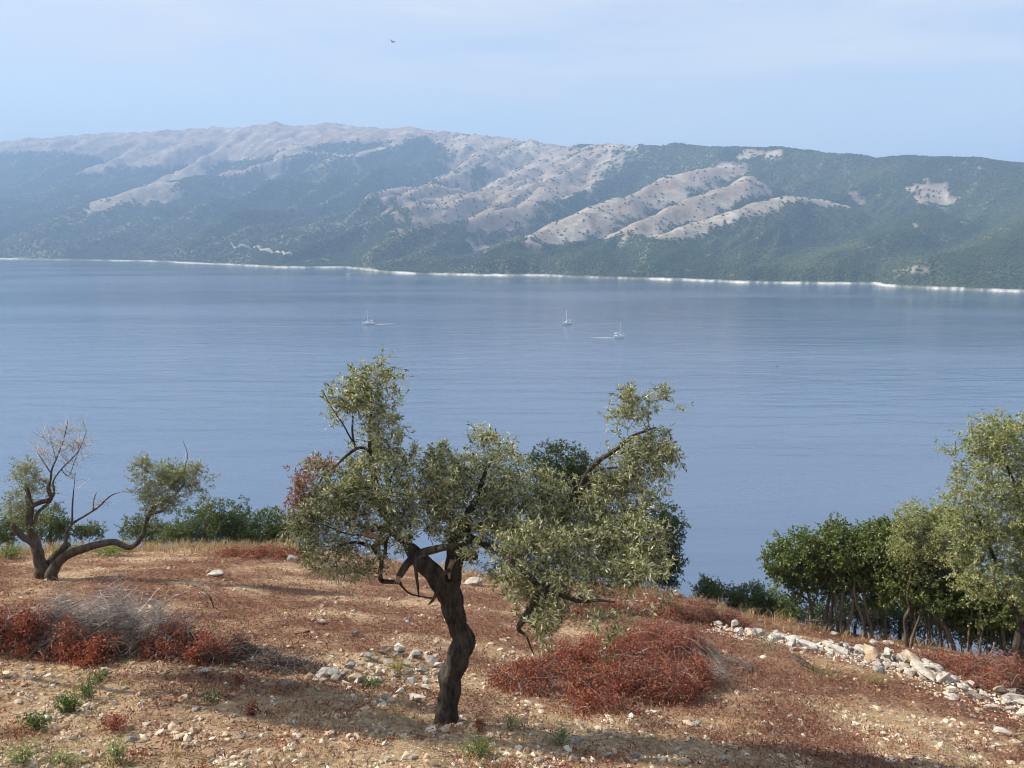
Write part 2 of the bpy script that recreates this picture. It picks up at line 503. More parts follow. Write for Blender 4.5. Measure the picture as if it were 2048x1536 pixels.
L(c, b.inputs['Base Color'])
b.inputs['Roughness'].default_value = 0.95
b.inputs['Specular IOR Level'].default_value = 0.1
bp = N('ShaderNodeBump'); bp.inputs['Strength'].default_value = 0.8; bp.inputs['Distance'].default_value = 0.03
L(nC.outputs['Fac'], bp.inputs['Height']); L(bp.outputs['Normal'], b.inputs['Normal'])
M['soil'] = m
gv = np.stack([GX.ravel(), GY.ravel(), GZ], 1)
ground = obj('ground', mesh('ground', gv, gridfaces(len(gx), len(gy)), M['soil'], {'cover': cover_mask(gv[:, 0], gv[:, 1])}, True), kind='structure')

# ------------------------------------------------------------------ the far shore and its mountains
def seahit(px, py):
    d = ray(px, py); s = -H / d[2]
    return np.array((d[0] * s, d[1] * s, 0.0))
SHORE = [(0,518),(100,520),(300,523),(370,526),(384,527),(460,530),(550,535),(640,535.5),(690,535),(735,540),(780,546),(900,550),(1020,553),(1050,551),(1160,555.5),(1300,559),(1400,562),(1480,566),(1600,568),(1750,568.5),(1775,573),(1860,577),(1950,581),(2048,584)]
sh = np.array([seahit(*s) for s in SHORE])
sh_tb = sh[:, 0] / sh[:, 1]; sh_y = sh[:, 1]
sh_tb = np.concatenate([[-1.6, -1.0], sh_tb, [0.85, 1.6]]); sh_y = np.concatenate([[3700, 3650], sh_y, [1330, 1250]])
SKYL = [(-500,300,6800),(-200,290,6700),(0,286,6600),(100,276,6500),(200,267,6400),(300,263,6300),(360,260,6250),(450,258,6200),(510,252,6100),(550,248,6050),(600,253,6000),(650,249,5950),(680,249,5900),(740,258,5800),(790,260,5700),(840,257,5600),(900,266,5400),(960,273,5200),(1000,275,5050),(1060,283,4850),(1130,293,4600),(1170,291,4450),(1210,290,4300),(1260,296,4150),(1300,293,4000),(1340,291,3900),(1420,293,3700),(1500,296,3500),(1600,302,3300),(1700,312,3150),(1750,317,3050),(1820,311,2950),(1900,318,2850),(1960,314,2750),(2048,325,2650),(2300,350,2500),(2700,400,2300)]
sk = np.array([at(*s) for s in SKYL])
sk_tb = sk[:, 0] / sk[:, 1]
sk_tb = np.concatenate([[-1.6], sk_tb, [1.6]]); sk_y = np.concatenate([[7000], sk[:, 1], [2200]]); sk_z = np.concatenate([[760], sk[:, 2], [250]])
TB = np.linspace(-1.6, 1.6, 4001)
def gsm(a, s):
    k = np.exp(-0.5 * (np.arange(-4 * s, 4 * s + 1) / s) ** 2); k /= k.sum()
    return np.convolve(np.pad(a, 4 * s, mode='edge'), k, 'valid')
SHY = gsm(np.interp(TB, sh_tb, sh_y), 3)
RY = gsm(np.interp(TB, sk_tb, sk_y), 25)
RZ = gsm(np.interp(TB, sk_tb, sk_z), 7)
def shore_y(tb):
    y = np.interp(tb, TB, SHY)
    return y + y * (0.012 * fbm(tb * 30, tb * 0 + 2.2, 71, 2) + 0.0012 * pn(tb * 130, tb * 0 + 7.7, 72))

SPURS = [  # crest points (px, py, distance), cross slope, crest half width, bare width (m), strength
 ([(10,498,3480),(60,465,3600),(110,433,3800),(210,402,4050),(300,369,4350),(390,353,4700),(520,337,5150)], .52, 90, 0, 0),
 ([(110,520,3420),(200,470,3600),(300,425,3850),(390,390,4200)], .50, 60, 0, 0),
 ([(240,523,3400),(330,490,3520),(420,440,3800),(480,395,4250)], .50, 60, 0, 0),
 ([(550,250,6000),(470,280,5700),(410,315,5350),(370,335,5150)], .55, 40, 110, .8),
 ([(340,262,6200),(280,290,5850),(225,318,5550),(180,335,5400)], .55, 40, 110, .8),
 ([(690,252,5880),(640,282,5500),(590,300,5250)], .55, 50, 170, .9),
 ([(850,258,5580),(800,285,5200),(730,305,5000),(660,330,4800)], .52, 60, 110, .6),
 ([(386,525,3260),(430,505,3290),(465,490,3330),(510,470,3380),(560,450,3450),(610,437,3530),(660,431,3620),(730,412,3900),(790,385,4250)], .50, 70, 0, 0),
 ([(1120,295,4650),(1060,325,4300),(1000,365,3950),(950,420,3550),(915,455,3250),(895,475,3080)], .60, 50, 300, .72),
 ([(1010,283,4900),(940,318,4500),(880,360,4150),(830,405,3800),(790,445,3500)], .60, 50, 230, .62),
 ([(1220,295,4200),(1150,335,3850),(1090,375,3500),(1020,425,3150),(960,465,2900)], .60, 40, 240, .74),
 ([(1445,327,3280),(1385,340,3160),(1300,372,2920),(1200,410,2720),(1120,445,2560),(1060,470,2460),(1010,482,2420)], .60, 40, 135, .86),
 ([(1500,350,2850),(1480,358,2800),(1410,388,2640),(1345,418,2500),(1290,445,2400)], .60, 35, 108, .86),
 ([(1640,402,2540),(1590,396,2480),(1560,391,2460),(1500,405,2400),(1420,436,2290),(1340,468,2190)], .58, 30, 66, .92),
 ([(758,541,2760),(800,515,2740),(850,500,2720),(920,488,2720),(980,484,2740),(1040,492,2760)], .42, 90, 0, 0),
 ([(1075,545,2260),(1150,520,2220),(1250,500,2230),(1330,478,2300),(1430,470,2380),(1560,455,2520)], .46, 60, 0, 0),
 ([(1300,553,2100),(1390,515,2120),(1480,490,2200),(1580,470,2320)], .46, 50, 0, 0),
 ([(1480,560,1880),(1600,518,1880),(1700,487,1980),(1800,450,2150),(1860,420,2300)], .46, 50, 0, 0),
 ([(1790,562,1560),(1860,535,1580),(1950,500,1640),(2048,460,1720),(2180,410,1880)], .46, 60, 0, 0),
]
SP = []
for pts, slope, rnd, bw, bs in SPURS:
    P = np.array([at(*q) for q in pts])
    SP.append((P, slope, rnd, bw, bs))
PATCH = [(300,372,150,.85),(240,392,110,.95),(370,352,130,.8),(330,362,90,.9),(200,412,70,.6),(540,336,110,.55),(470,345,100,.6),(640,330,70,.4),(720,345,80,.45),(1075,470,60,.8),(900,340,90,.5),(1872,390,66,.9),(1845,400,30,.8),(1905,398,34,.8),(1712,400,28,.8),(1500,310,55,.9),(1545,312,45,.8),(1410,408,30,.4),(1830,300,25,.7),(1960,340,22,.6),(1615,405,22,.5),(700,312,90,.4),(370,345,120,.5),(1060,490,40,.7),(960,492,50,.6),(1840,455,18,.6),(1420,510,14,.5)]

_far_cache = {}
def far_raw(x, y):
    x = np.asarray(x, float); y = np.asarray(y, float)
    tb = x / y
    sy = shore_y(tb); ry = np.interp(tb, TB, RY); rz = np.interp(tb, TB, RZ)
    s = y - sy
    t = s / (ry - sy)
    e = 0.07
    tent = 1 - (np.sqrt((1 - t) ** 2 + e * e) - e)
    lim = np.clip(tent, 0, 1)
    base = rz * (0.80 * lim ** 1.35 + 0.20 * lim ** 6)
    # valleys and shoulders that run obliquely down to the shore
    u = (x - 0.75 * y); w = (0.75 * x + y)
    wob = 140 * fbm(x / 700, y / 700, 31, 3)
    rr = ridged((u + wob) / 560, w / 2300, 41, 4)
    amp = rz * 0.33 * np.clip(4 * lim * (1 - lim), 0, 1) ** 0.8
    base = base + amp * (rr - 0.62)
    bare = np.zeros_like(x); spurh = np.full_like(x, -500.0)
    wx = x + 95 * fbm(x / 330, y / 330, 51, 4); wy = y + 95 * fbm(x / 330, y / 330, 57, 4)
    z = base
    for P, slope, rnd, bw, bs in SP:
        d2 = np.full_like(x, 1e12); zr = np.zeros_like(x)
        for i in range(len(P) - 1):
            a = P[i]; bb = P[i + 1]
            ex, ey = bb[0] - a[0], bb[1] - a[1]
            q = np.clip(((wx - a[0]) * ex + (wy - a[1]) * ey) / (ex * ex + ey * ey), 0, 1)
            dd = (wx - a[0] - q * ex) ** 2 + (wy - a[1] - q * ey) ** 2
            mk = dd < d2
            d2 = np.where(mk, dd, d2); zr = np.where(mk, a[2] + q * (bb[2] - a[2]), zr)
        d = np.sqrt(d2)
        h = zr - 1.22 * slope * (np.sqrt(d2 + rnd * rnd) - rnd)
        z0 = z
        k = 14.0
        hh = np.clip(0.5 + 0.5 * (h - z) / k, 0, 1)
        z = z * (1 - hh) + h * hh + k * hh * (1 - hh)
        spurh = np.maximum(spurh, h)
        if bw:
            bare = np.maximum(bare, bs * sstep(bw * 1.7, bw * 0.15, d) * (sstep(-45, 5, h - z0) if bs >= .85 else 1.0))
    z = z + (9 * lim * (ridged((x - 0.5 * y + 60 * fbm(x / 150, y / 150, 63, 2)) / 210, (0.5 * x + y) / 380, 61, 4) - 0.6) + 15 * lim * fbm(x / 95, y / 95, 64, 4, 0.58)) * np.clip(rz / 500, 0.6, 1.6) + 0.8 * np.clip(rz / 400, 0.5, 2) * 9 * sstep(0.6, 1, t) * pn(x / 210, y / 260, 66)
    cut = np.clip(s, 0, None)
    z = np.minimum(z, cut * 0.9)                     # nothing steeper than the shore bank
    bank = 2.0 + 2.0 * pn(tb * 60, tb * 0 + 1.1, 73) + 1.8 * np.maximum(0, pn(tb * 190, tb * 0 + 1.9, 74))
    land = np.maximum(z * sstep(0, 60, s), bank * sstep(0, 9, s) + 0.18 * cut * sstep(60, 0, s * 0.4))
    z = np.where(s > 0, np.maximum(land, 0.02), np.maximum(-9, s * 0.5) - 0.02)
    return z, bare, t, s, tb, rr

def far_hit(px, py):
    d = ray(px, py)
    ys = np.arange(1350.0, 7500.0, 6.0)
    s = ys / d[1]
    z = H + d[2] * s
    g = far_raw(d[0] * s, ys)[0]
    i = np.argmax(z < g)
    return np.array((d[0] * s[i], ys[i], g[i])), bool(z[i] < g[i])

cols = np.concatenate([np.linspace(-1.15, -0.74, 60, endpoint=False), np.linspace(-0.74, 0.74, 600), np.linspace(0.74, 1.15, 60)[1:]])
so_ = [-40, -18, -6, -1.5]
v = 0.0; stp = 2.5
while v < 6000:
    so_.append(v); v += stp; stp = min(stp * 1.045, 23.0)
so_ = np.array(so_)
TBg, Sg = np.meshgrid(cols, so_)
Yg = shore_y(TBg.ravel()) + Sg.ravel()
Xg = TBg.ravel() * Yg
Zg, BARE, Tg, Sg_, TBr, RR = far_raw(Xg, Yg)
# where the upper mountain is grass rather than wood
THR = [(-300,280),(0,283),(120,285),(200,312),(260,336),(380,334),(500,322),(560,304),(640,292),(760,288),(850,285),(900,296),(960,300),(1040,290),(1130,297),(1300,285),(1500,270),(2300,250)]
thp = np.array([at(px, py, 5300 if px < 900 else 4600) for px, py in THR])
thz = np.interp(TBr, thp[:, 0] / thp[:, 1], thp[:, 2])
nz = fbm(Xg / 300, Yg / 300, 81, 5, 0.6)
nz2 = fbm(Xg / 70, Yg / 70, 83, 4, 0.6)
bare = np.maximum(BARE, sstep(-30, 60, Zg - thz + 70 * nz) * sstep(0.0, -0.03, TBr - 0.06))
for px, py, r_, st_ in PATCH:
    q, ok = far_hit(px, py)
    d = np.hypot((Xg - q[0]), (Yg - q[1]) * 0.8)
    bare = np.maximum(bare, st_ * sstep(r_ * 1.5, r_ * 0.5, d + 0.5 * r_ * nz2))
nz3 = fbm(Xg / 26, Yg / 26, 87, 3, 0.6)
nth = 0.47 + 0.42 * (0.8 * nz + 1.05 * nz2 + 0.75 * nz3) - 0.16 * (RR - 0.6)
bare = sstep(-0.13, 0.13, bare - nth)
rocky = sstep(0.34, 0.52, fbm(Xg / 190, Yg / 110, 89, 5, 0.65) + 0.25 * nz3) * 0.6
bare = np.maximum(bare, rocky * (Tg > 0.03))
SCR = np.zeros_like(Xg)
for px, py, r_ in ((100,470,420),(210,450,420),(60,500,300),(560,470,300),(640,460,280),(480,505,200),(900,510,230),(980,500,200),(820,525,200),(1480,420,160),(1380,450,150)):
    q, ok = far_hit(px, py)
    SCR = np.maximum(SCR, sstep(r_ * 1.2, r_ * 0.4, np.hypot(Xg - q[0], Yg - q[1]) + 60 * nz2))
scrub_lit = np.clip(0.30 + 1.1 * fbm(Xg / 420, Yg / 420, 91, 4) + 0.5 * (RR - 0.6) + 0.5 * SCR - 0.25 * sstep(0.05, 0.30, TBr), 0, 1) * sstep(0.75, 0.2, bare)
scrub_lit = scrub_lit * (0.5 + 0.5 * sstep(0.25, 0.05, TBr))
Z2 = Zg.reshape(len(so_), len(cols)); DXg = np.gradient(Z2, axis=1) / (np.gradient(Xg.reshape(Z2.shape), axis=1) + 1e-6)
aspect = gsm2 = np.clip(DXg.ravel(), -1, 1)   # flanks facing the sun painted paler, those turned away darker
scrub_lit = np.clip(scrub_lit + 0.55 * sstep(0.10, 0.55, aspect + 0.15 * nz2) * (bare < .3) - 0.35 * sstep(-0.05, -0.4, aspect), 0, 1)
rockm = sstep(5.5, 2.5, Zg + 2.2 * nz2) * sstep(-2, 1, Sg_ + 2) * sstep(60, 14, Sg_)
rockm = rockm * (0.14 + 0.86 * sstep(-0.6, 0.5, pn(TBr * 38, TBr * 0 + 4.4, 95) + 0.6 * pn(TBr * 170, TBr * 0 + 9, 96)))

m, t, b, N, L = newmat('mountain_side')
p = posnode(t)
nA = noisenode(t, 0.012, 8, p, 0.65)
nB = noisenode(t, 0.05, 8, p, 0.7)
nC = noisenode(t, 0.0035, 5, p, 0.6)
forest = rampnode(t, [(0.3, (0.018, 0.032, 0.015)), (0.7, (0.058, 0.078, 0.032))], nB.outputs['Fac'])
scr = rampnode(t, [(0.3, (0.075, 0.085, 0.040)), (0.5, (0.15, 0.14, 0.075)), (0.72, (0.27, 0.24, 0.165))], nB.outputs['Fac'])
gr = rampnode(t, [(0.28, (0.15, 0.125, 0.095)), (0.5, (0.31, 0.262, 0.205)), (0.74, (0.52, 0.48, 0.41))], nA.outputs['Fac'])
gr2 = mixc(t, rampnode(t, [(0.45, (0, 0, 0)), (0.62, (0.7, 0.7, 0.7))], nC.outputs['Fac']).outputs['Color'], gr.outputs['Color'], (0.30, 0.215, 0.16))
gr2 = mixc(t, 0.55, gr2, rampnode(t, [(0.30, (0.50, 0.52, 0.48)), (0.5, (0.95, 0.95, 0.93)), (0.7, (1.3, 1.28, 1.25))], nB.outputs['Fac']).outputs['Color'], 'MULTIPLY')
c = mixc(t, attrnode(t, 'scrub'), forest.outputs['Color'], scr.outputs['Color'])  # besides real scrub, this tint carries the painted sunlit and shaded flanks
c = mixc(t, attrnode(t, 'bare'), c, gr2)
rk = rampnode(t, [(0.3, (0.36, 0.34, 0.30)), (0.6, (0.66, 0.64, 0.59))], nB.outputs['Fac'])
c = mixc(t, attrnode(t, 'shore'), c, rk.outputs['Color'])
L(c, b.inputs['Base Color'])
b.inputs['Roughness'].default_value = 1.0
b.inputs['Specular IOR Level'].default_value = 0.0
bp = N('ShaderNodeBump'); bp.inputs['Strength'].default_value = 0.7; bp.inputs['Distance'].default_value = 6
L(nB.outputs['Fac'], bp.inputs['Height']); L(bp.outputs['Normal'], b.inputs['Normal'])
M['far'] = m
obj('hills', mesh('hills', np.stack([Xg, Yg, Zg], 1), gridfaces(len(cols), len(so_)), M['far'], {'bare': bare, 'scrub': scrub_lit, 'shore': rockm}, True), kind='structure')

# the wood and the single bushes on the far slopes: one mass, instanced inside one object
nxg, nyg = len(cols), len(so_)
G3 = np.stack([Xg, Yg, Zg], 1).reshape(nyg, nxg, 3)
cell = np.linalg.norm(np.cross(G3[1:, :-1] - G3[:-1, :-1], G3[:-1, 1:] - G3[:-1, :-1]), axis=-1)
def cellv(a): return a.reshape(nyg, nxg)[:-1, :-1]
dist = cellv(Yg)
den = (1 - sstep(0.25, 0.6, cellv(bare))) * (1 - 0.55 * cellv(scrub_lit)) + 0.13 * sstep(0.3, 0.6, cellv(bare)) * (cellv(TBr) > -0.12) * sstep(-0.1, 0.45, cellv(nz2 + 0.5 * nz3)) + 0.004
den = den * (cellv(Sg_) > 14) * (cellv(rockm) < 0.5) * (cellv(Tg) < 1.06) * (np.abs(cellv(TBr)) < 0.78)
# number per m2 falls off with distance while crowns grow into clumps
lam = cell * den / (21 * np.clip(dist / 2000, 0.8, 4.0) ** 2)
cnt = RS.poisson(lam)
jj, ii = np.nonzero(cnt)
rep = cnt[jj, ii]
jj = np.repeat(jj, rep); ii = np.repeat(ii, rep)
a = RS.random(len(jj))[:, None]; bb = RS.random(len(jj))[:, None]
PT = G3[jj, ii] * (1 - a) * (1 - bb) + G3[jj, ii + 1] * a * (1 - bb) + G3[jj + 1, ii] * (1 - a) * bb + G3[jj + 1, ii + 1] * a * bb
sc_ = RS.uniform(1.6, 3.4, len(PT)) * np.clip(PT[:, 1] / 2000, 0.8, 1.9)
print('far wood crowns', len(PT), 'hills verts', len(Xg))
me = bpy.data.meshes.new('woodland')
me.vertices.add(len(PT)); me.vertices.foreach_set('co', np.ascontiguousarray(PT, np.float32).ravel())
av = me.attributes.new('size', 'FLOAT', 'POINT'); av.data.foreach_set('value', sc_.astype(np.float32))
m, t, b, N, L = newmat('woodland_crown')
oi = N('ShaderNodeObjectInfo')
nB = noisenode(t, 0.004, 4, posnode(t))
ad = N('ShaderNodeMath'); ad.operation = 'MULTIPLY_ADD'; ad.inputs[1].default_value = 0.5; ad.inputs[2].default_value = 0
L(oi.outputs['Random'], ad.inputs[0])
ad2 = N('ShaderNodeMath'); ad2.operation = 'MULTIPLY_ADD'; ad2.inputs[1].default_value = 1.1
L(nB.outputs['Fac'], ad2.inputs[0]); L(ad.outputs[0], ad2.inputs[2])
ad3 = N('ShaderNodeMath'); ad3.operation = 'SUBTRACT'; ad3.inputs[1].default_value = 0.3
L(ad2.outputs[0], ad3.inputs[0])
r = rampnode(t, [(0, (0.020, 0.036, 0.016)), (0.5, (0.046, 0.068, 0.027)), (1, (0.125, 0.142, 0.062))], ad3.outputs[0])
L(r.outputs['Color'], b.inputs['Base Color'])
b.inputs['Roughness'].default_value = 1.0
b.inputs['Specular IOR Level'].default_value = 0.0
M['crown'] = m
wood = obj('woodland', me, kind='stuff')
ng = bpy.data.node_groups.new('woodland_nodes', 'GeometryNodeTree')
ng.interface.new_socket('Geometry', in_out='INPUT', socket_type='NodeSocketGeometry')
ng.interface.new_socket('Geometry', in_out='OUTPUT', socket_type='NodeSocketGeometry')
gi = ng.nodes.new('NodeGroupInput'); go = ng.nodes.new('NodeGroupOutput')
ico = ng.nodes.new('GeometryNodeMeshIcoSphere'); ico.inputs['Subdivisions'].default_value = 2
sp_ = ng.nodes.new('GeometryNodeSetPosition')
nn = ng.nodes.new('ShaderNodeTexNoise'); nn.inputs['Scale'].default_value = 1.3
vs = ng.nodes.new('ShaderNodeVectorMath'); vs.operation = 'SUBTRACT'; vs.inputs[1].default_value = (0.5, 0.5, 0.5)
vm = ng.nodes.new('ShaderNodeVectorMath'); vm.operation = 'SCALE'; vm.inputs['Scale'].default_value = 1.3
smn = ng.nodes.new('GeometryNodeSetMaterial'); smn.inputs['Material'].default_value = M['crown']
iop = ng.nodes.new('GeometryNodeInstanceOnPoints')
na = ng.nodes.new('GeometryNodeInputNamedAttribute'); na.data_type = 'FLOAT'; na.inputs['Name'].default_value = 'size'
rv = ng.nodes.new('FunctionNodeRandomValue'); rv.data_type = 'FLOAT_VECTOR'
rv.inputs[0].default_value = (0, 0, 0); rv.inputs[1].default_value = (0.3, 0.3, 6.28)
LN = ng.links.new
LN(nn.outputs['Color'], vs.inputs[0]); LN(vs.outputs[0], vm.inputs[0]); LN(vm.outputs[0], sp_.inputs['Offset'])
LN(ico.outputs['Mesh'], sp_.inputs['Geometry']); LN(sp_.outputs['Geometry'], smn.inputs['Geometry'])
LN(gi.outputs[0], iop.inputs['Points']); LN(smn.outputs['Geometry'], iop.inputs['Instance'])
LN(na.outputs['Attribute'], iop.inputs['Scale']); LN(rv.outputs['Value'], iop.inputs['Rotation'])
LN(iop.outputs['Instances'], go.inputs[0])
md = wood.modifiers.new('woodland', 'NODES'); md.node_group = ng

# ------------------------------------------------------------------ sea
m, t, b, N, L = newmat('sea_water')
p = posnode(t)
def stretched(rot, sx, sy, scale, detail, rough=0.5, dist=0.0):
    mp = N('ShaderNodeMapping'); mp.inputs['Rotation'].default_value = (0, 0, rot); mp.inputs['Scale'].default_value = (sx, sy, 1)
    L(p, mp.inputs['Vector'])
    n = noisenode(t, scale, detail, mp.outputs['Vector'], rough)
    n.inputs['Distortion'].default_value = dist
    return n
band = stretched(-0.10, 0.16, 1.0, 0.0042, 5, 0.55, 0.6)     # wind lanes
lines = stretched(-0.5, 0.22, 1.0, 0.065, 5, 0.6, 0.8)      # long low swell
chop = stretched(-0.4, 0.5, 1.0, 0.35, 5, 0.6)
rip = noisenode(t, 1.6, 3, p, 0.6)
def mad(a, k, c_):
    n = N('ShaderNodeMath'); n.operation = 'MULTIPLY_ADD'
    L(a, n.inputs[0]); n.inputs[1].default_value = k
    if isinstance(c_, (int, float)): n.inputs[2].default_value = c_
    else: L(c_, n.inputs[2])
    return n.outputs[0]
hgt = mad(lines.outputs['Fac'], 0.62, mad(chop.outputs['Fac'], 0.09, mad(rip.outputs['Fac'], 0.006, 0.0)))
bp = N('ShaderNodeBump'); bp.inputs['Strength'].default_value = 1.0; bp.inputs['Distance'].default_value = 1.0
L(hgt, bp.inputs['Height']); L(bp.outputs['Normal'], b.inputs['Normal'])
r = rampnode(t, [(0.38, (0.044, 0.084, 0.152)), (0.62, (0.080, 0.124, 0.202))], band.outputs['Fac'])
L(r.outputs['Color'], b.inputs['Base Color'])
L(rampnode(t, [(0.40, (0.06, 0.06, 0.06)), (0.58, (0.17, 0.17, 0.17))], band.outputs['Fac']).outputs['Color'], b.inputs['Roughness'])
b.inputs['IOR'].default_value = 2.0
M['water'] = m
BX0, BX1, BY0, BY1 = -9700, 9700, -1200, 10300
wv = [(BX0 + 60, BY0 + 60, 0), (BX1 - 60, BY0 + 60, 0), (BX1 - 60, BY1 - 60, 0), (BX0 + 60, BY1 - 60, 0)]
obj('water', mesh('water', wv, [[0, 1, 2, 3]], M['water']), kind='structure')

# ------------------------------------------------------------------ haze
zt = float(Zg.max()) + 40
bxv = [(x, y, z) for z in (-11.0, zt) for x, y in ((BX0, BY0), (BX1, BY0), (BX1, BY1), (BX0, BY1))]
hz = bpy.data.meshes.new('haze')
hz.from_pydata(bxv, [], [(3, 2, 1, 0), (4, 5, 6, 7), (0, 1, 5, 4), (1, 2, 6, 5), (2, 3, 7, 6), (3, 0, 4, 7)])
hm = bpy.data.materials.new('haze_air'); hm.use_nodes = True
t = hm.node_tree; t.nodes.clear()
mo = t.nodes.new('ShaderNodeOutputMaterial'); pv = t.nodes.new('ShaderNodeVolumePrincipled')
pv.inputs['Color'].default_value = (*HAZE_COLOR, 1); pv.inputs['Density'].default_value = HAZE_DENSITY; pv.inputs['Anisotropy'].default_value = 0.0
t.links.new(pv.outputs['Volume'], mo.inputs['Volume'])
hz.materials.append(hm)
obj('haze', hz, kind='stuff')

# ------------------------------------------------------------------ trees
def world_limb(l, Y0):
    P = []; R = []
    for q in l:
        p = at(q[0], q[1], Y0 + q[2]); P.append(p); R.append(q[3] * mpp(p))
    return np.array(P), np.array(R)

def limb_mesh(limbs, sides, step, gnarl, seed):
    acc = Acc(); nodesP = []; nodesR = []
    for P, R in limbs:
        p, r = smooth_path(P, R, step)
        nodesP.append(p); nodesR.append(r)
        k = len(p)
        q = (p * 3.0 + seed)
        wob = np.stack([pn(q[:, 2] * 1.7, q[:, 0], 5), pn(q[:, 2] * 1.7, q[:, 1], 6), 0 * q[:, 0]], 1) * (r * 0.22)[:, None]
        pe = np.vstack([p + wob, (p + wob)[-1:] + (p[-1:] - p[-2:-1]) * 0.05]); re_ = np.append(r, r[-1] * 0.05)
        V, Q = tubes(pe[None], re_[None], sides)
        V3 = V.reshape(len(pe), sides, 3)
        c = pe[:, None]
        off = V3 - c
        # ridged bark and knots
        an = np.arange(sides)[None] / sides * 2 * math.pi
        s = np.arange(len(pe))[:, None] * step
        nx = np.cos(an) * 1.3 + 7; ny = np.sin(an) * 1.3
        f = 1 + gnarl * (0.35 * pn(nx * 7 + s * 2.5, ny * 7 + s * 5, 13) + pn(nx * 1.1 + s * 1.3 + seed, ny * 1.1 + s * 0.9, 11) * 0.9 + 0.5 * pn(nx * 3 + s * 1.1, ny * 3 + s * 2.0 + seed, 12))
        V3 = c + off * f[..., None]
        acc.add(V3.reshape(-1, 3), Q)
    return acc, np.concatenate(nodesP), np.concatenate(nodesR)

def sample_blobs(blobs, n, Y0, rng, shell=0.5):
    C = []; A = []; w = []
    for q in blobs:
        px, py, rx, ry = q[:4]
        dY = q[4] if len(q) > 4 else 0; dr = q[5] if len(q) > 5 else None; wt = q[6] if len(q) > 6 else 1
        c = at(px, py, Y0 + dY); s = mpp(c)
        ax = (rx * s, dr if dr else 0.9 * 0.5 * (rx + ry) * s, ry * s)
        C.append(c); A.append(ax); w.append(rx * ry * wt)
    C = np.array(C); A = np.array(A); w = np.array(w, float); w /= w.sum()
    nc = max(6, n // 11)
    kc = rng.choice(len(C), nc, p=w)
    dc = unit(rng.normal(size=(nc, 3))) * (rng.random(nc) ** shell)[:, None] * 1.04
    CC = C[kc] + dc * A[kc]
    rc = 0.30 * np.minimum(A[kc].min(1), 0.5)
    loose = rng.random(n) < 0.42
    kk = rng.integers(0, nc, n)
    P = CC[kk] + rng.normal(size=(n, 3)) * rc[kk][:, None] * np.array((1, 1, .8))
    k = rng.choice(len(C), n, p=w)
    d = unit(rng.normal(size=(n, 3))) * (rng.random(n) ** shell)[:, None]
    P = np.where(loose[:, None], C[k] + d * A[k], P)
    out = unit(P - C[np.where(loose, k, kc[kk])] + np.array((0, 0, 0.05)))
    return P, out

def grow(nP, nR, T, rng, jit=0.16, rmin=0.0016, rk=0.010):
    P = np.zeros((len(nP) + 3 * len(T), 3)); R = np.zeros(len(P))
    n = len(nP); P[:n] = nP; R[:n] = nR
    d0 = np.array([np.min(((nP - t) ** 2).sum(1)) for t in T])
    PP = []; RR = []
    for t in T[np.argsort(d0)]:
        d2 = ((P[:n] - t) ** 2).sum(1) * (1 + 0.6 * (R[:n] < 0.003))
        i = int(np.argmin(d2)); d = math.sqrt(((P[i] - t) ** 2).sum())
        if d < 0.03: continue
        a = P[i]; v = t - a
        j = rng.normal(size=(2, 3)) * jit * d * 0.6
        p1 = a + v * 0.35 + j[0] + np.array((0, 0, -0.05 * d)); p2 = a + v * 0.7 + j[1] * 0.8
        r0 = min(R[i] * 0.75, 0.0022 + rk * d); r1 = max(rmin, r0 * 0.3)
        rr = np.array((r0, r0 * 0.75 + r1 * 0.25, r0 * 0.45 + r1 * 0.55, r1))
        PP.append((a, p1, p2, t)); RR.append(rr)
        P[n:n + 3] = (p1, p2, t); R[n:n + 3] = rr[1:]; n += 3
    return np.array(PP), np.array(RR)

def shoots(PP, out, per, length, rng, up=0.35):
    """thin leafy shoots set along the twigs"""
    n = len(PP) * per
    k = np.repeat(np.arange(len(PP)), per)
    u = rng.uniform(0.35, 1.0, n)[:, None]
    a = PP[k]
    base = np.where(u < 0.7, a[:, 1] + (a[:, 2] - a[:, 1]) * (u - 0.35) / 0.35, a[:, 2] + (a[:, 3] - a[:, 2]) * (u - 0.7) / 0.3)
    td = unit(a[:, 3] - a[:, 1])
    d = unit(td * 0.55 + rng.normal(size=(n, 3)) * 0.55 + np.array((0, 0, up)))
    L_ = length * rng.uniform(0.5, 1.25, n)[:, None]
    mid = base + d * L_ * 0.5 + rng.normal(size=(n, 3)) * 0.06 * L_
    tip = base + d * L_ + np.array((0, 0, -0.12)) * L_ + rng.normal(size=(n, 3)) * 0.08 * L_
    return np.stack([base, mid, tip], 1)

def leaves_on(SH, per, rng, length, width, spread=0.8, bare=0.0):
    n = len(SH) * per
    k = np.repeat(np.arange(len(SH)), per)
    u = rng.uniform(0.12, 1.0, n)[:, None]
    a = SH[k]
    pos = np.where(u < 0.5, a[:, 0] + (a[:, 1] - a[:, 0]) * u * 2, a[:, 1] + (a[:, 2] - a[:, 1]) * (u - 0.5) * 2)
    d = unit(a[:, 2] - a[:, 0]) * 0.6 + unit(rng.normal(size=(n, 3))) * spread
    return leaf_quads(pos + rng.normal(size=(n, 3)) * length * 0.12, d, rng, length, width, 0.05)

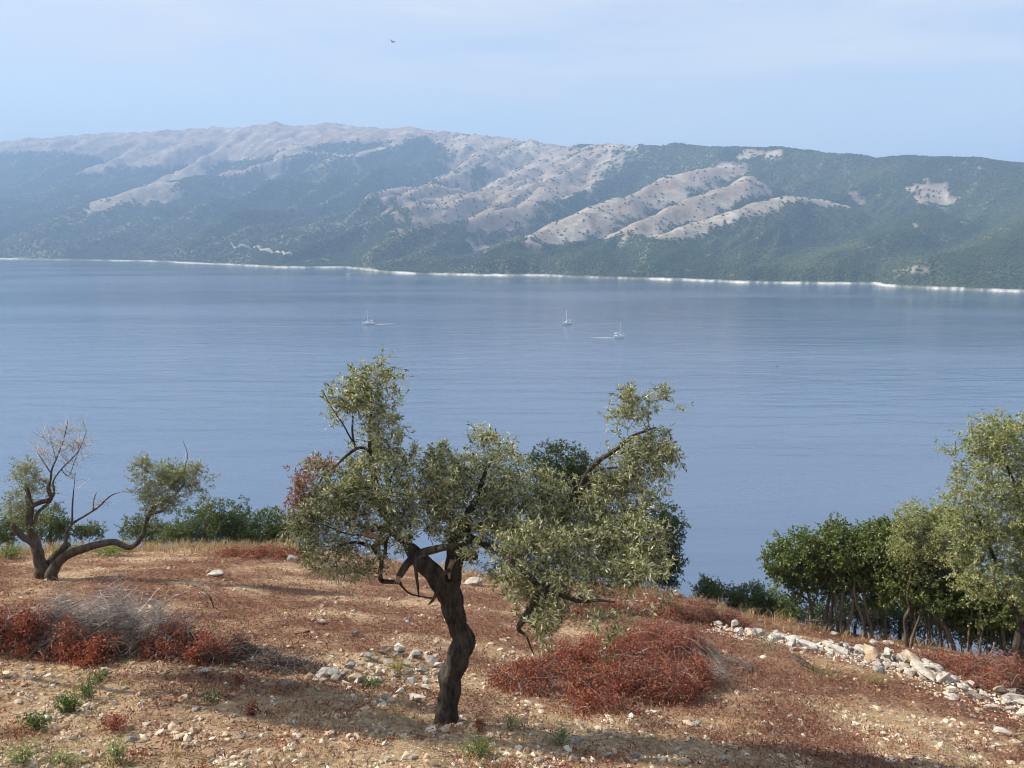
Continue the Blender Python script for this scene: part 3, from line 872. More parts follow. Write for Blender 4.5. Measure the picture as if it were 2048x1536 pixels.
def build_tree(root, Y0, limbs, blobs, seed, bark, leafm, twigm, ntw=900, per_sh=3, sh_len=0.16, per_leaf=9, leaf=(0.058, 0.013),
               sides=12, step=0.05, gnarl=0.16, trunk_limbs=1, shell=0.5, spread=0.8, deadblobs=None, rk=0.010, extra=None, jit=0.16, drad=1.0, shoot_tubes=True):
    rng = np.random.default_rng(seed)
    WL = [world_limb(l, Y0) for l in limbs]
    acc, nP, nR = limb_mesh(WL[:trunk_limbs], sides, step, gnarl, seed)
    V, Q = acc.get(); part('trunk', V, Q, bark, root, None, True)
    if len(WL) > trunk_limbs:
        nm = 'branch'
        for wl in WL[trunk_limbs:]:
            a2, p2, r2 = limb_mesh([wl], max(7, sides - 4), step, gnarl, seed + 3)
            V, Q = a2.get(); part(nm, V, Q, bark, root, None, True)
            nP = np.vstack([nP, p2]); nR = np.append(nR, r2)
    twP = []; twR = []
    if blobs:
        T, out = sample_blobs(blobs, ntw, Y0, rng, shell)
        keep = nR < 0.6 * nR.max()
        if keep.sum() < 5: keep[:] = True
        PP, RR = grow(nP[keep], nR[keep], T, rng, jit, rk=rk)
        V, Q = tubes(PP, RR, 4)
        SH = shoots(PP, out, per_sh, sh_len, rng)
        V2, Q2 = tubes(SH, np.tile((0.0019, 0.0014, 0.0008), (len(SH), 1)), 3)
        ac = Acc(); ac.add(V, Q)
        if shoot_tubes: ac.add(V2, Q2)
        a = np.concatenate([np.repeat(rng.random(len(PP)) * 0.7, 16), np.repeat(rng.random(len(SH)) * 0.8 + 0.2, 9)])[:ac.n]
        Vt, Qt = ac.get()
        part('twigs', Vt, Qt, twigm, root, {'rnd': a}, True, 'stuff')
        V, Q, a = leaves_on(SH, per_leaf, rng, leaf[0], leaf[1], spread)
        part('crown', V, Q, leafm, root, {'rnd': a}, False, 'stuff')
    if deadblobs:
        T, out = sample_blobs(deadblobs[0], deadblobs[1], Y0, rng, 0.6)
        keep = nR < 0.6 * nR.max()
        PP, RR = grow(nP[keep], nR[keep], T, rng, jit * (1.3 if drad < 2 else .6), rk=rk)
        SH = shoots(PP, out, deadblobs[2], deadblobs[3], rng, 0.1 if drad < 2 else 0.7)
        ac = Acc(); ac.add(*tubes(PP, np.maximum(RR, 0.0016 * drad), 4)); ac.add(*tubes(SH, np.tile((0.0026, 0.0019, 0.0010), (len(SH), 1)) * drad, 3))
        a = np.concatenate([np.repeat(rng.random(len(PP)), 16), np.repeat(rng.random(len(SH)), 9)])
        Vt, Qt = ac.get(); part('dead_twigs', Vt, Qt, deadblobs[4], root, {'rnd': a}, True, 'stuff')
        if len(deadblobs) > 5:
            V, Q, a = leaves_on(SH, deadblobs[6], rng, 0.05, 0.012, 0.9)
            part('withered_leaves', V, Q, deadblobs[5], root, {'rnd': a}, False, 'stuff')

# the olive tree in the middle
q = hit(893, 1450)
Y0 = q[1] + 0.05
olive = thing('olive_tree', 'gnarled old olive tree with dark leaning trunk in the middle of the slope', 'olive tree', tuple(q), 'olive trees on the slope')
limbs = [
 [(890,1480,0,44),(890,1456,0,31),(892,1432,0,22.5),(897,1395,0,19.5),(903,1360,0,21),(910,1335,0,20),(917,1312,0,21.5),(928,1293,0,24),(924,1272,0,20.5),(915,1250,0,18.5),(908,1225,0,20.5),(902,1200,0,23),(897,1178,0,24.5),(899,1158,0,21)],
 [(893,1172,0,22),(876,1158,-.02,19.5),(862,1141,-.05,18),(847,1124,-.08,16.5),(833,1112,-.1,15),(822,1098,-.05,11),(812,1086,.05,8)],
 [(904,1170,.05,19),(908,1145,.08,17),(910,1116,.1,15.5),(909,1092,.1,14),(915,1062,.12,11),(935,1030,.15,8),(955,990,.2,5.5),(975,930,.2,3.5)],
 [(911,1112,.1,9),(932,1113,.15,9.5),(953,1112,.2,9)],
 [(833,1113,-.12,8),(845,1105,-.2,8),(861,1101,-.25,7.5),(888,1095,-.3,6.5),(912,1091,-.3,6),(932,1085,-.28,4.5),(948,1083,-.25,3)],
 [(836,1113,-.1,8.5),(822,1121,-.16,8),(810,1134,-.2,7.5),(799,1152,-.22,6)],
 [(812,1086,.05,7),(800,1078,.1,7),(782,1064,.15,7),(765,1056,.2,6.5),(742,1056,.25,5.5),(712,1052,.3,4),(690,1046,.3,3)],
 [(783,1064,.15,6),(774,1040,.2,6),(765,1012,.2,5.5),(756,985,.2,5.2),(749,958,.2,5),(744,935,.2,4.6),(740,905,.2,4.2),(739,870,.2,3.6),(742,820,.22,2.8),(741,770,.2,1.8)],
 [(742,906,.2,3),(728,896,.15,3),(712,898,.1,2.8),(690,914,.05,2.5),(672,931,0,2.3),(655,944,-.05,1.8),(640,962,-.05,1.3)],
 [(714,898,.1,2.4),(708,884,.1,2.2),(705,860,.1,2),(706,832,.1,1.5)],
 [(710,890,.1,2),(698,870,.05,1.7),(684,845,0,1.3),(660,810,-.05,.9),(645,780,-.05,.6)],
 [(766,1014,.2,3.5),(778,985,.25,3),(780,960,.3,2.5),(795,930,.35,1.8)],
 [(915,1075,.12,9),(945,1058,.2,8.5),(985,1050,.3,8),(1030,1052,.4,7.5),(1060,1051,.45,7.5),(1090,1047,.5,7.2),(1115,1037,.5,6.8),(1134,1024,.5,6.4),(1152,1001,.5,5.8),(1160,978,.5,5.4),(1169,957,.5,5),(1181,938,.5,4.6),(1198,921,.5,4.2),(1218,908,.5,3.8),(1236,896,.5,3.4),(1264,873,.5,2.8),(1290,862,.5,2.2),(1312,855,.5,1.4)],
 [(1150,1003,.5,4),(1162,986,.45,3.6),(1174,971,.42,3.3),(1190,964,.4,3),(1205,965,.4,2.5),(1218,974,.4,2),(1228,990,.4,1.3)],
 [(1136,1022,.5,4),(1143,1000,.55,3.2),(1150,978,.6,2.8),(1172,945,.6,2.3),(1200,925,.6,1.8)],
 [(1170,955,.5,3),(1180,948,.45,2.6),(1205,938,.45,2),(1235,935,.45,1.4)],
 [(930,1066,.1,6),(960,1085,-.2,6),(1000,1108,-.5,5.8),(1040,1135,-.7,5.6),(1070,1165,-.8,6),(1094,1181,-.85,5),(1125,1192,-.9,4.2),(1160,1203,-.95,3.4),(1195,1201,-1,2.6),(1230,1204,-1,1.6)],
 [(1094,1181,-.85,5),(1078,1192,-.85,6),(1067,1205,-.85,7),(1058,1222,-.85,6.5),(1046,1240,-.85,6.5),(1037,1258,-.85,4),(1052,1272,-.85,2.4),(1062,1295,-.85,1.6),(1068,1310,-.85,.9)],
 [(1090,1180,-.85,3.6),(1108,1160,-.7,3),(1124,1134,-.6,2.4),(1118,1105,-.5,1.8),(1135,1080,-.5,1.2)],
 [(862,1105,-.25,2.8),(834,1120,-.3,3.2),(833,1150,-.3,3),(836,1175,-.32,2.2),(838,1195,-.32,1)],
 [(899,1140,-.22,4),(888,1146,-.3,4.2),(879,1160,-.32,3.8),(874,1182,-.32,3.5),(866,1200,-.3,2.8),(857,1209,-.3,1.2)],
 [(868,1197,-.25,1.5),(848,1194,-.2,1.6),(820,1187,-.1,1.7),(804,1172,0,2.2),(797,1164,0,3.6),(780,1163,.05,4.2),(763,1161,.08,4.2),(760,1145,.1,4),(762,1122,.1,4.2),(752,1104,.12,4.5),(744,1090,.15,4)],
 [(762,1122,.1,3.6),(770,1106,.1,3),(772,1085,.15,2.8),(778,1068,.15,3)],
 [(917,1088,0,2.6),(930,1068,-.05,2.2),(938,1046,-.1,1.5),(943,1030,-.1,.8)],
 [(740,1092,.15,4),(715,1085,.1,3),(690,1088,0,2.2),(660,1100,-.1,1.5)],
 [(765,1057,.2,3.6),(745,1062,.1,3.2),(720,1070,0,2.4),(685,1065,-.1,1.6),(650,1050,-.2,1)],
]
blobs = [(738,790,62,62,.2,.35),(768,835,52,66,.2,.35),(740,743,16,24,.2,.15),(705,800,45,56,.15,.3),(645,763,16,14,0,.08,.5),(665,808,14,20,0,.1,.5),(668,842,24,14,.1,.1,.6),
 (770,900,50,50,.2,.35),(790,945,68,50,.25,.45),(700,945,70,45,.1,.5),(640,965,38,34,0,.35,.8),(655,1020,55,48,0,.5),(632,1085,42,55,-.1,.5,.9),(725,1030,70,50,.1,.55),(690,1120,58,36,-.1,.5,.7),(610,1040,28,50,-.1,.3,.6),
 (855,985,60,55,.2,.5),(885,945,48,48,.25,.4),(878,905,18,22,.2,.15,.8),(930,960,58,55,.2,.5),(985,920,52,45,.2,.45),(968,880,30,22,.2,.2),(1020,885,24,16,.2,.2,.8),(1015,965,72,66,.3,.55),(955,1015,75,52,.2,.6),(1040,1010,78,58,.3,.6),(882,1050,52,34,.1,.45),(820,1035,46,40,.1,.45),(820,975,40,40,.25,.35),
 (1000,1080,66,46,-.3,.55),(1065,1090,76,58,-.4,.6),(1130,1085,76,56,-.2,.6),(1050,1160,70,52,-.6,.5),(1140,1150,82,48,-.6,.55),(1100,1205,62,46,-.8,.45),(1235,1125,80,55,-.4,.6),(1312,1135,46,42,-.3,.4),(1260,1170,92,28,-.6,.5,.5),(1200,1225,88,40,-.9,.45,.4),(1085,1245,48,46,-.85,.35,.8),(1010,1140,40,40,-.5,.35,.8),(1290,1075,48,34,-.2,.4,.7),(1305,905,40,34,.5,.3,1.2),(1318,945,34,36,.5,.3,1.2),(1270,960,44,30,.45,.35,1.2),(1225,985,44,34,.35,.35,1.1),
 (1268,830,40,34,.5,.3),(1318,826,36,36,.5,.3),(1262,795,20,14,.5,.15),(1322,792,20,12,.5,.15),(1248,868,28,28,.5,.25),(1290,900,45,30,.5,.3),(1322,915,30,30,.5,.25),(1250,940,48,44,.5,.35),(1280,985,44,34,.4,.35),(1215,1010,55,42,.3,.4),(1175,1050,60,40,.1,.45),(1245,1040,40,40,.2,.35),(930,1045,56,36,.1,.5),(800,1062,44,28,.1,.4),(740,1125,56,34,0,.5,.6),(960,1095,34,26,-.1,.4,.8),(680,1000,60,50,.1,.5),(1100,1020,50,50,.3,.5),(840,1010,50,44,.2,.45),(770,985,46,40,.2,.4),(905,1000,50,44,.2,.45),(700,1075,50,34,.0,.4,.8)]
dead = ([(660,1080,60,45,0,.5),(700,1060,60,40,0,.5),(640,1120,40,40,-.1,.4),(720,1120,40,40,-.1,.4),(1150,1105,50,40,-.5,.4),(1215,950,40,60,.45,.3)], 330, 2, 0.22, M['olivetwig'])
build_tree(olive, Y0, limbs, blobs, 4, M['bark'], M['olive'], M['olivetwig'], ntw=2700, per_sh=3, sh_len=0.17, per_leaf=10, leaf=(0.062, 0.0165), sides=30, step=0.02, gnarl=0.22, shell=0.42, deadblobs=dead)
# withered spray at its left edge
rng = np.random.default_rng(8)
T, out = sample_blobs([(608,960,26,26,0,.25),(630,925,34,14,0,.25),(605,1000,22,24,0,.2)], 70, Y0, rng, .5)
base = at(690, 935, Y0)
PP, RR = grow(np.array([base, at(660, 950, Y0)]), np.array([.006, .005]), T, rng)
SH = shoots(PP, out, 3, .14, rng, -0.2)
V, Q = tubes(PP, RR, 4)
part('withered_twigs', V, Q, M['twig'], olive, {'rnd': np.repeat(rng.random(len(PP)), 16)}, True, 'stuff')
V, Q, a = leaves_on(SH, 8, rng, .055, .014)
part('withered_leaves', V, Q, M['mauve'], olive, {'rnd': a}, False, 'stuff')
# broken pale wood on the snapped limb
for l in ([(797,1150,-.24,5),(796,1158,-.24,4.5),(799,1166,-.24,2)], [(742,1062,-.02,6),(728,1066,-.05,6.5),(765,1078,-.02,5)], [(905,1120,-.1,5),(898,1140,-.12,4.5),(899,1158,-.14,2)]):
    acc, _, _ = limb_mesh([world_limb(l, Y0)], 7, .02, .3, 3)
    V, Q = acc.get(); part('broken_wood', V, Q, M['cutwood'], olive, None, True)

# the split olive at the left
q = hit(92, 1158)
YL = q[1] + 0.05
splito = thing('olive_tree', 'small split olive tree with three bent stems and bare dead tops at the left edge', 'olive tree', tuple(q), 'olive trees on the slope')
limbs = [
 [(86,1172,0,15.0),(84,1150,0,12.5),(80,1118,0,10.5),(73,1090,0,9.5),(64,1064,0,8.5),(59,1040,0,7.5),(60,1015,0,6.5),(56,989,0,4.5),(50,965,0,1.55)],
 [(102,1172,-.1,14.0),(104,1150,-.1,11.5),(116,1126,-.12,10.0),(132,1112,-.15,9.0),(150,1103,-.15,8.5),(187,1091,-.15,7.5),(225,1084,-.1,6.5),(240,1088,-.1,6.0),(258,1095,-.1,5.6),(273,1087,-.1,5.2),(287,1067,-.1,5.0),(292,1046,-.1,4.6),(302,1023,-.1,4.0),(325,994,-.1,3.0)],
 [(94,1150,.1,10.0),(97,1130,.15,9.0),(114,1108,.2,8.0),(136,1088,.2,7.5)],
 [(74,1092,0,8.0),(60,1082,-.1,7.2),(43,1071,-.15,6.6),(30,1056,-.2,5.5),(22,1050,-.2,4.0)],
 [(60,1014,0,5.0),(80,1005,.05,5.0),(102,997,.05,4.4),(97,978,.05,3.6),(101,960,.05,2.05),(104,938,.05,1.86),(116,910,.05,1.55),(128,876,.05,1.05),(136,841,.05,0.5)],
 [(70,1046,0,3.6),(76,1025,.05,3.2),(98,1005,.05,3.0),(108,985,.05,2.4),(107,962,.05,1.36),(125,936,.05,1.24),(150,911,.05,0.99),(162,892,.05,0.74),(174,860,.05,0.37)],
 [(101,945,.05,1.24),(88,925,.05,0.93),(74,904,.05,0.5)],
 [(112,918,.05,0.81),(104,890,.05,0.56),(100,872,.05,0.37)],
 [(122,938,.05,0.93),(137,952,.05,0.74),(150,920,.05,0.56),(158,900,.05,0.31)],
 [(131,1090,.2,3.4),(134,1066,.2,2.8),(145,1048,.2,2.2),(169,1032,.2,2.0),(197,1014,.2,1.8),(219,993,.2,1.4),(240,984,.2,0.43)],
 [(144,1048,.2,2.0),(145,1010,.2,1.7),(148,975,.2,0.74),(151,945,.2,0.37)],
 [(186,1021,.2,1.3),(188,1000,.2,1.0),(193,985,.2,0.5)],
 [(300,1028,-.1,3.2),(328,1020,-.1,2.8),(347,995,-.1,2.2),(369,967,-.1,0.87)],
 [(369,967,-.1,0.99),(370,935,-.1,0.87),(375,910,-.1,0.68),(366,881,-.1,0.37)],
]
blobs = [(50,945,22,36,0,.3),(48,1000,34,34,0,.35),(92,985,18,18,.05,.2),(26,1030,22,22,0,.3),(110,1012,12,14,0,.15,.6),(62,1040,22,20,.1,.25,.6),
 (283,938,22,26,-.1,.3),(312,965,42,36,-.1,.4),(358,955,42,34,-.1,.35),(388,958,16,26,-.1,.25),(332,1000,44,24,-.1,.35),(300,1000,18,30,-.1,.25,.6),(320,1050,12,18,-.2,.2,.5)]
dead = ([(115,895,52,52,.05,.4),(88,920,30,26,.05,.25),(150,895,30,38,.05,.3),(148,960,12,22,.2,.15),(200,1005,28,16,.2,.2),(368,908,14,26,-.1,.15),(390,935,14,10,-.1,.15)], 210, 2, 0.30, M['bleached'])
build_tree(splito, YL, limbs, blobs, 14, M['bark2'], M['oliveg'], M['olivetwig'], ntw=620, per_sh=3, sh_len=0.2, per_leaf=10, leaf=(0.062, 0.018), sides=12, step=0.05, gnarl=0.15, trunk_limbs=3, shell=0.45, deadblobs=dead, jit=0.12, drad=2.1)

# the tall olive at the right edge
YR = 16.0
q = at(2046, 1340, YR); q[2] = g1(q[0], q[1])
righto = thing('olive_tree', 'tall leafy olive tree rising beyond the stone wall at the right edge', 'olive tree', tuple(q), 'olive trees on the slope')
limbs = [[(a_, b_, c_, r_ * .7) for a_, b_, c_, r_ in l_] for l_ in [
 [(2046,1340,0,16),(2040,1316,0,13),(2034,1290,0,11.5),(2042,1262,0,11),(2058,1235,0,10.5),(2075,1205,0,9.5),(2080,1170,0,9)],
 [(2044,1258,0,8),(2030,1215,-.1,6.5),(2010,1170,-.1,5.5),(1990,1120,-.1,4.5),(1965,1060,-.1,3.5),(1945,1010,-.1,2)],
 [(2078,1180,0,8),(2060,1110,0,7),(2045,1040,0,6),(2030,975,0,4.5),(2010,920,0,3),(2000,880,0,1.6)],
 [(2062,1110,0,5),(2080,1050,.1,4.5),(2070,980,.1,3.5),(2060,900,.1,2)],
 [(2030,1215,-.1,4),(1990,1185,-.2,3.2),(1950,1160,-.2,2.2),(1920,1140,-.2,1.2)],
]]
blobs = [(2000,868,50,36,0,.5),(2050,868,30,36,0,.4),(1962,930,42,52,0,.55),(2020,935,60,60,0,.7),(1985,880,44,40,0,.5),(1905,985,28,20,-.1,.3,.6),(1945,1000,46,46,-.1,.6),(2012,1030,68,66,0,.8),(1958,1085,56,56,-.1,.7),(2045,1100,60,66,0,.8),(1930,1130,36,34,-.2,.5),(1992,1155,56,44,-.2,.7),(2055,1180,50,44,-.1,.7),(1915,1060,30,40,-.1,.4),(2090,980,50,90,.1,.8),(2110,1110,60,80,.1,.8),(1960,1195,30,20,-.2,.4,.6)]
build_tree(righto, YR, limbs, blobs, 24, M['bark'], M['olivewarm'], M['olivetwig'], ntw=2000, per_sh=3, sh_len=0.22, per_leaf=10, leaf=(0.074, 0.022), sides=14, step=0.06, gnarl=0.16, shell=0.4, shoot_tubes=False)
print('right olive leaves', len(righto.children[-1].data.polygons), len(righto.children))

# grove of small oaks at the right, a younger olive among them
def grove_tree(label, cat, px, py, stems, blobs, seed, leafm, ntw, leaf, name='oak_tree', bark='oakbark', sh_len=.24, per_leaf=11, group='small oaks of the grove', **kw):
    q = hit(px, py)
    stems = [[(a, b, c, r * .62) for a, b, c, r in s] for s in stems]
    blobs = [(b[0], b[1], b[2] * 1.22, b[3] * 1.15) + tuple(b[4:]) for b in blobs]
    blobs += [(b[0], b[1] + b[3] * .95, b[2] * .8, b[3] * .55, (b[4] if len(b) > 4 else 0) + .25, .5, .55) for b in blobs if b[1] < 1170]
    ntw = int(ntw * 1.35)
    rs_ = np.random.default_rng(seed + 500)
    for _ in range(3):
        x0 = px + rs_.uniform(-38, 38); y0 = stems[0][0][1]; dd = rs_.uniform(0, .6); r0 = rs_.uniform(1.2, 2.2); dx = rs_.normal(0, 9)
        stems.append([(x0, y0 + 4, dd, r0), (x0 + dx * .4 + rs_.normal(0, 3), y0 - 40, dd, r0 * .9), (x0 + dx + rs_.normal(0, 4), y0 - 80, dd, r0 * .8), (x0 + dx * 1.6, y0 - 130, dd, r0 * .5)])
    root = thing(name, label, cat, tuple(q), group)
    build_tree(root, q[1] + 0.1, stems, blobs, seed, M[bark], leafm, M['twig'], ntw=ntw, per_sh=3, sh_len=sh_len, per_leaf=per_leaf, leaf=leaf, sides=8, step=0.07, gnarl=0.14, shoot_tubes=False, trunk_limbs=len(stems), shell=.42, spread=1.0, **kw)
    return root
OL = (0.070, 0.046)
grove_tree('leftmost oak of the grove with low leaning crown over two thin stems', 'oak tree', 1640, 1258,
 [[(1625,1268,.2,6),(1622,1240,.2,5.5),(1621,1208,.2,5),(1610,1170,.2,4),(1590,1130,.2,2.5)],[(1651,1268,.3,6.5),(1652,1235,.3,6),(1657,1200,.3,5.2),(1665,1160,.3,4),(1660,1120,.3,2)],[(1630,1212,.2,3.5),(1600,1188,.1,3),(1580,1180,.1,2)],[(1673,1275,.6,3),(1660,1240,.6,2.6),(1655,1210,.6,2)]],
 [(1590,1118,56,34,.2,.7),(1560,1132,32,30,.1,.5),(1645,1095,60,32,.3,.8),(1600,1160,40,24,.2,.6,.8),(1660,1140,50,36,.4,.7),(1575,1190,22,14,.1,.3,.5)], 31, M['oak'], 620, OL)
grove_tree('pale stemmed oak forking in front of darker trunks, second in the grove', 'oak tree', 1687, 1270,
 [[(1680,1276,.1,6.5),(1682,1240,.1,6),(1685,1195,.1,5),(1690,1150,.1,3.5),(1700,1110,.1,2)],[(1692,1278,-.1,6.5),(1700,1240,-.1,6),(1706,1207,-.1,5.5),(1704,1185,-.1,5),(1693,1168,-.1,4.2),(1678,1156,-.1,3.5),(1660,1130,-.1,2)]],
 [(1690,1095,58,34,.1,.8),(1740,1085,40,26,.2,.6),(1700,1140,56,40,.3,.8),(1650,1120,40,30,.2,.6)], 32, M['oak'], 560, OL)
grove_tree('oak of many slender leaning stems bundled at one foot in the grove', 'oak tree', 1740, 1278,
 [[(1735,1284,0,5.5),(1728,1250,0,5),(1717,1215,0,4.5),(1708,1180,0,3.5),(1715,1130,0,2)],[(1744,1284,0,6),(1740,1250,0,5.6),(1732,1220,0,5),(1728,1180,0,4),(1735,1120,0,2)],[(1771,1284,.2,4.5),(1770,1250,.2,4.2),(1771,1215,.2,4),(1765,1170,.2,3),(1760,1120,.2,1.6)],[(1765,1280,.4,3),(1755,1245,.4,2.8),(1750,1210,.4,2)]],
 [(1740,1092,52,32,.2,.8),(1780,1098,52,46,.2,.8),(1755,1150,58,44,.4,.8),(1790,1065,34,22,.3,.5)], 33, M['oak'], 620, OL)
grove_tree('grey green young olive tree standing among the dark oaks of the grove', 'olive tree', 1820, 1296,
 [[(1814,1302,-.2,6.5),(1812,1265,-.2,6),(1810,1236,-.2,5.6),(1819,1218,-.2,5.2),(1815,1193,-.2,4.6),(1822,1150,-.2,4),(1832,1100,-.2,3),(1838,1060,-.2,1.8)],[(1820,1302,-.1,5),(1828,1265,-.1,4.5),(1838,1238,-.1,4),(1848,1200,-.1,3.4),(1858,1150,-.1,2.6),(1870,1090,-.1,1.6)]],
 [(1830,1035,34,22,-.2,.4),(1866,1058,36,34,-.2,.5),(1812,1082,26,30,-.2,.4),(1845,1100,42,30,-.2,.6,.7),(1888,1030,18,18,-.1,.3,.7),(1895,1100,24,34,-.1,.4,.7)], 34, M['olivewarm'], 720, (0.064, 0.020), name='olive_tree', bark='bark2', group='olive trees on the slope')
grove_tree('bushy oak between the young olive and the leaning oak trunk', 'oak tree', 1862, 1293,
 [[(1858,1298,.1,6),(1857,1260,.1,5.5),(1856,1222,.1,5),(1850,1185,.1,4),(1845,1140,.1,2)],[(1884,1304,.2,4.5),(1882,1270,.2,4.2),(1880,1230,.2,3.8),(1872,1180,.2,2.6)]],
 [(1830,1150,54,44,-.1,.8),(1872,1155,50,50,-.3,.8),(1795,1140,44,40,.0,.7),(1850,1205,46,22,.3,.7,.7),(1780,1075,34,26,.2,.6),(1840,1180,40,26,-.5,.5)], 35, M['oak'], 600, OL)
grove_tree('oak with one thick trunk leaning to the left in the grove', 'oak tree', 1905, 1297,
 [[(1908,1306,-.2,9),(1902,1280,-.2,8.5),(1889,1252,-.2,8),(1872,1232,-.2,7.5),(1856,1214,-.2,6.5),(1846,1200,-.2,5),(1835,1170,-.2,3)],[(1925,1304,0,4),(1922,1270,0,3.6),(1925,1235,0,3.2),(1920,1190,0,2)],[(1880,1242,-.2,4),(1895,1215,-.2,3.4),(1905,1180,-.2,2)]],
 [(1900,1150,48,44,0,.7),(1930,1190,38,42,0,.6),(1880,1195,40,30,0,.6),(1925,1235,22,40,0,.4,.8)], 36, M['shrub'], 560, OL)
grove_tree('shady oak at the right end of the grove under the tall olive', 'oak tree', 1985, 1300,
 [[(1960,1306,.4,5),(1958,1265,.4,4.6),(1962,1220,.4,4),(1960,1170,.4,2.4)],[(2010,1308,.4,6),(2006,1268,.4,5.4),(2000,1225,.4,4.6),(1990,1180,.4,2.6)],[(1935,1304,.5,3.4),(1938,1260,.5,3),(1945,1220,.5,2)]],
 [(1960,1200,50,40,.6,.7),(2010,1215,50,36,.6,.7),(2040,1250,34,30,.6,.5),(1985,1255,40,26,.9,.5,.6),(1940,1250,30,26,.9,.5,.6)], 37, M['oak'], 560, OL)

# dark oaks beyond the crest, behind the old olive
def far_at(px, py, Y):
    p = at(px, py, Y); return np.array((p[0], p[1], g1(p[0], p[1])))
def bush(label, cat, px, Y, stems, blobs, seed, leafm, ntw, leaf=OL, name='oak_tree', group=None, per_leaf=9, sh_len=.22):
    p = far_at(px, 1150, Y)
    root = thing(name, label, cat, tuple(p), group)
    # let the stems start at the ground
    st = []
    for s in stems:
        y0 = s[0]
        gpx = at(y0[0], y0[1], Y)
        gz = g1(gpx[0], Y)
        # photo row of the ground below that point
        v = (gz - 0.1 - H) / Y
        row = 768 - F * ((v * CT + ST) / (CT - v * ST))
        st.append([(y0[0], max(row, y0[1]), 0, y0[3])] + list(s))
    build_tree(root, Y, st, blobs, seed, M['oakbark'], leafm, M['twig'], ntw=ntw, per_sh=3, sh_len=sh_len, per_leaf=per_leaf, leaf=leaf, sides=8, step=0.1, gnarl=0.12, shoot_tubes=False, trunk_limbs=len(st), shell=.42, spread=1.0)
    return root
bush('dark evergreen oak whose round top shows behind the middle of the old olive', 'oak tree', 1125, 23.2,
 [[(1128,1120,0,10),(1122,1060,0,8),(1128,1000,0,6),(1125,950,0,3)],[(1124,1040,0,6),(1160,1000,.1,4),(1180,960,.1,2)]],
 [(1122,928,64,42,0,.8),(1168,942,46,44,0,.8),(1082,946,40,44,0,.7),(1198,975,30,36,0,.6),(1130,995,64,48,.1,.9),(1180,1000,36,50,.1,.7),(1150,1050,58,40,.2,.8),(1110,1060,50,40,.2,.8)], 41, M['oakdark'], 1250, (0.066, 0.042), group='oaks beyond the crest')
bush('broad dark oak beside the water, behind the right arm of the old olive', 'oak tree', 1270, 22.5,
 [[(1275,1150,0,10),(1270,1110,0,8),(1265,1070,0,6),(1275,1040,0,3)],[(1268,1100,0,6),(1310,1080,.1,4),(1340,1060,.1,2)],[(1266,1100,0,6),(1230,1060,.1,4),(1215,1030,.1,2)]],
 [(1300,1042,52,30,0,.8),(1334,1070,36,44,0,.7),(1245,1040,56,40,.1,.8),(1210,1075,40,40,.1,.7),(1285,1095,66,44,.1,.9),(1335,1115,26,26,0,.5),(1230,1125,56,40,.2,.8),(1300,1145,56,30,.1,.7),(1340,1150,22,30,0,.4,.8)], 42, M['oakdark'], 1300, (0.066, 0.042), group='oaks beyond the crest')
SB = (0.055, 0.034)
for lab, px, Y, bl, sd, mt, n in [
 ('dark rounded shrub on the crest behind the left olive', 100, 25, [(100,1052,30,24,0,.6),(120,1070,22,18,0,.5),(75,1062,26,22,0,.5)], 51, 'shrubdark', 320),
 ('olive green shrub at the far left end of the crest', 15, 25.5, [(14,1062,34,22,0,.6),(40,1050,24,20,0,.5),(0,1080,30,18,0,.5)], 52, 'shrub', 320),
 ('tallest dense green shrub on the crest beside the drooping olive crown', 410, 25, [(420,1035,34,32,0,.7),(385,1055,40,34,0,.7),(440,1062,30,28,0,.6),(360,1075,36,22,0,.6),(410,1080,50,18,0,.6)], 53, 'shrubdark', 620),
 ('small round shrub between the two larger shrubs on the crest', 475, 25.6, [(478,1045,28,28,0,.6),(470,1075,34,20,0,.6)], 54, 'shrub', 300),
 ('broad mid green shrub on the crest left of the old olive', 535, 25, [(545,1052,34,26,0,.6),(505,1068,40,22,0,.6),(570,1068,34,26,0,.6),(480,1086,34,10,0,.5),(540,1085,50,14,0,.5)], 55, 'shrub', 620),
 ('thin grey shrub on the crest left of the densest shrub', 290, 25.5, [(285,1060,30,20,0,.6),(310,1075,36,16,0,.5),(262,1072,22,14,0,.4)], 56, 'shrub', 260),
 ('little dark shrub on the crest between olive stem and dead branch', 165, 25.5, [(165,1072,18,10,0,.4),(188,1066,16,12,0,.4)], 57, 'shrubdark', 120),
 ('dark shrub behind the foot of the bank above the water', 1415, 22.5, [(1415,1188,24,18,0,.4),(1432,1196,16,12,0,.3)], 58, 'shrubdark', 220),
 ('spreading shrub on the bank left of the oak grove', 1510, 22.3, [(1500,1205,48,22,0,.6),(1470,1200,24,14,0,.4),(1545,1220,40,22,0,.6),(1500,1228,50,16,0,.6)], 59, 'shrub', 560),
 ('low dark shrub tucked against the leftmost oak of the grove', 1580, 21.8, [(1580,1232,26,20,0,.5),(1560,1240,26,14,0,.4)], 60, 'shrubdark', 240),
]:
    bush(lab, 'shrub', px, Y, [[(px, bl[0][1] + 40, 0, 4), (px, bl[0][1] + 10, 0, 2)], [(px + 8, bl[0][1] + 40, 0, 3), (px + 14, bl[0][1] + 12, 0, 1.5)]], [(q_[0], q_[1] - 6, q_[2] * 1.12, q_[3] * 1.25) + tuple(q_[4:]) for q_ in bl], sd, M[mt], int(n * 1.2), SB, 'shrub', 'shrubs along the crest', 9, .2)

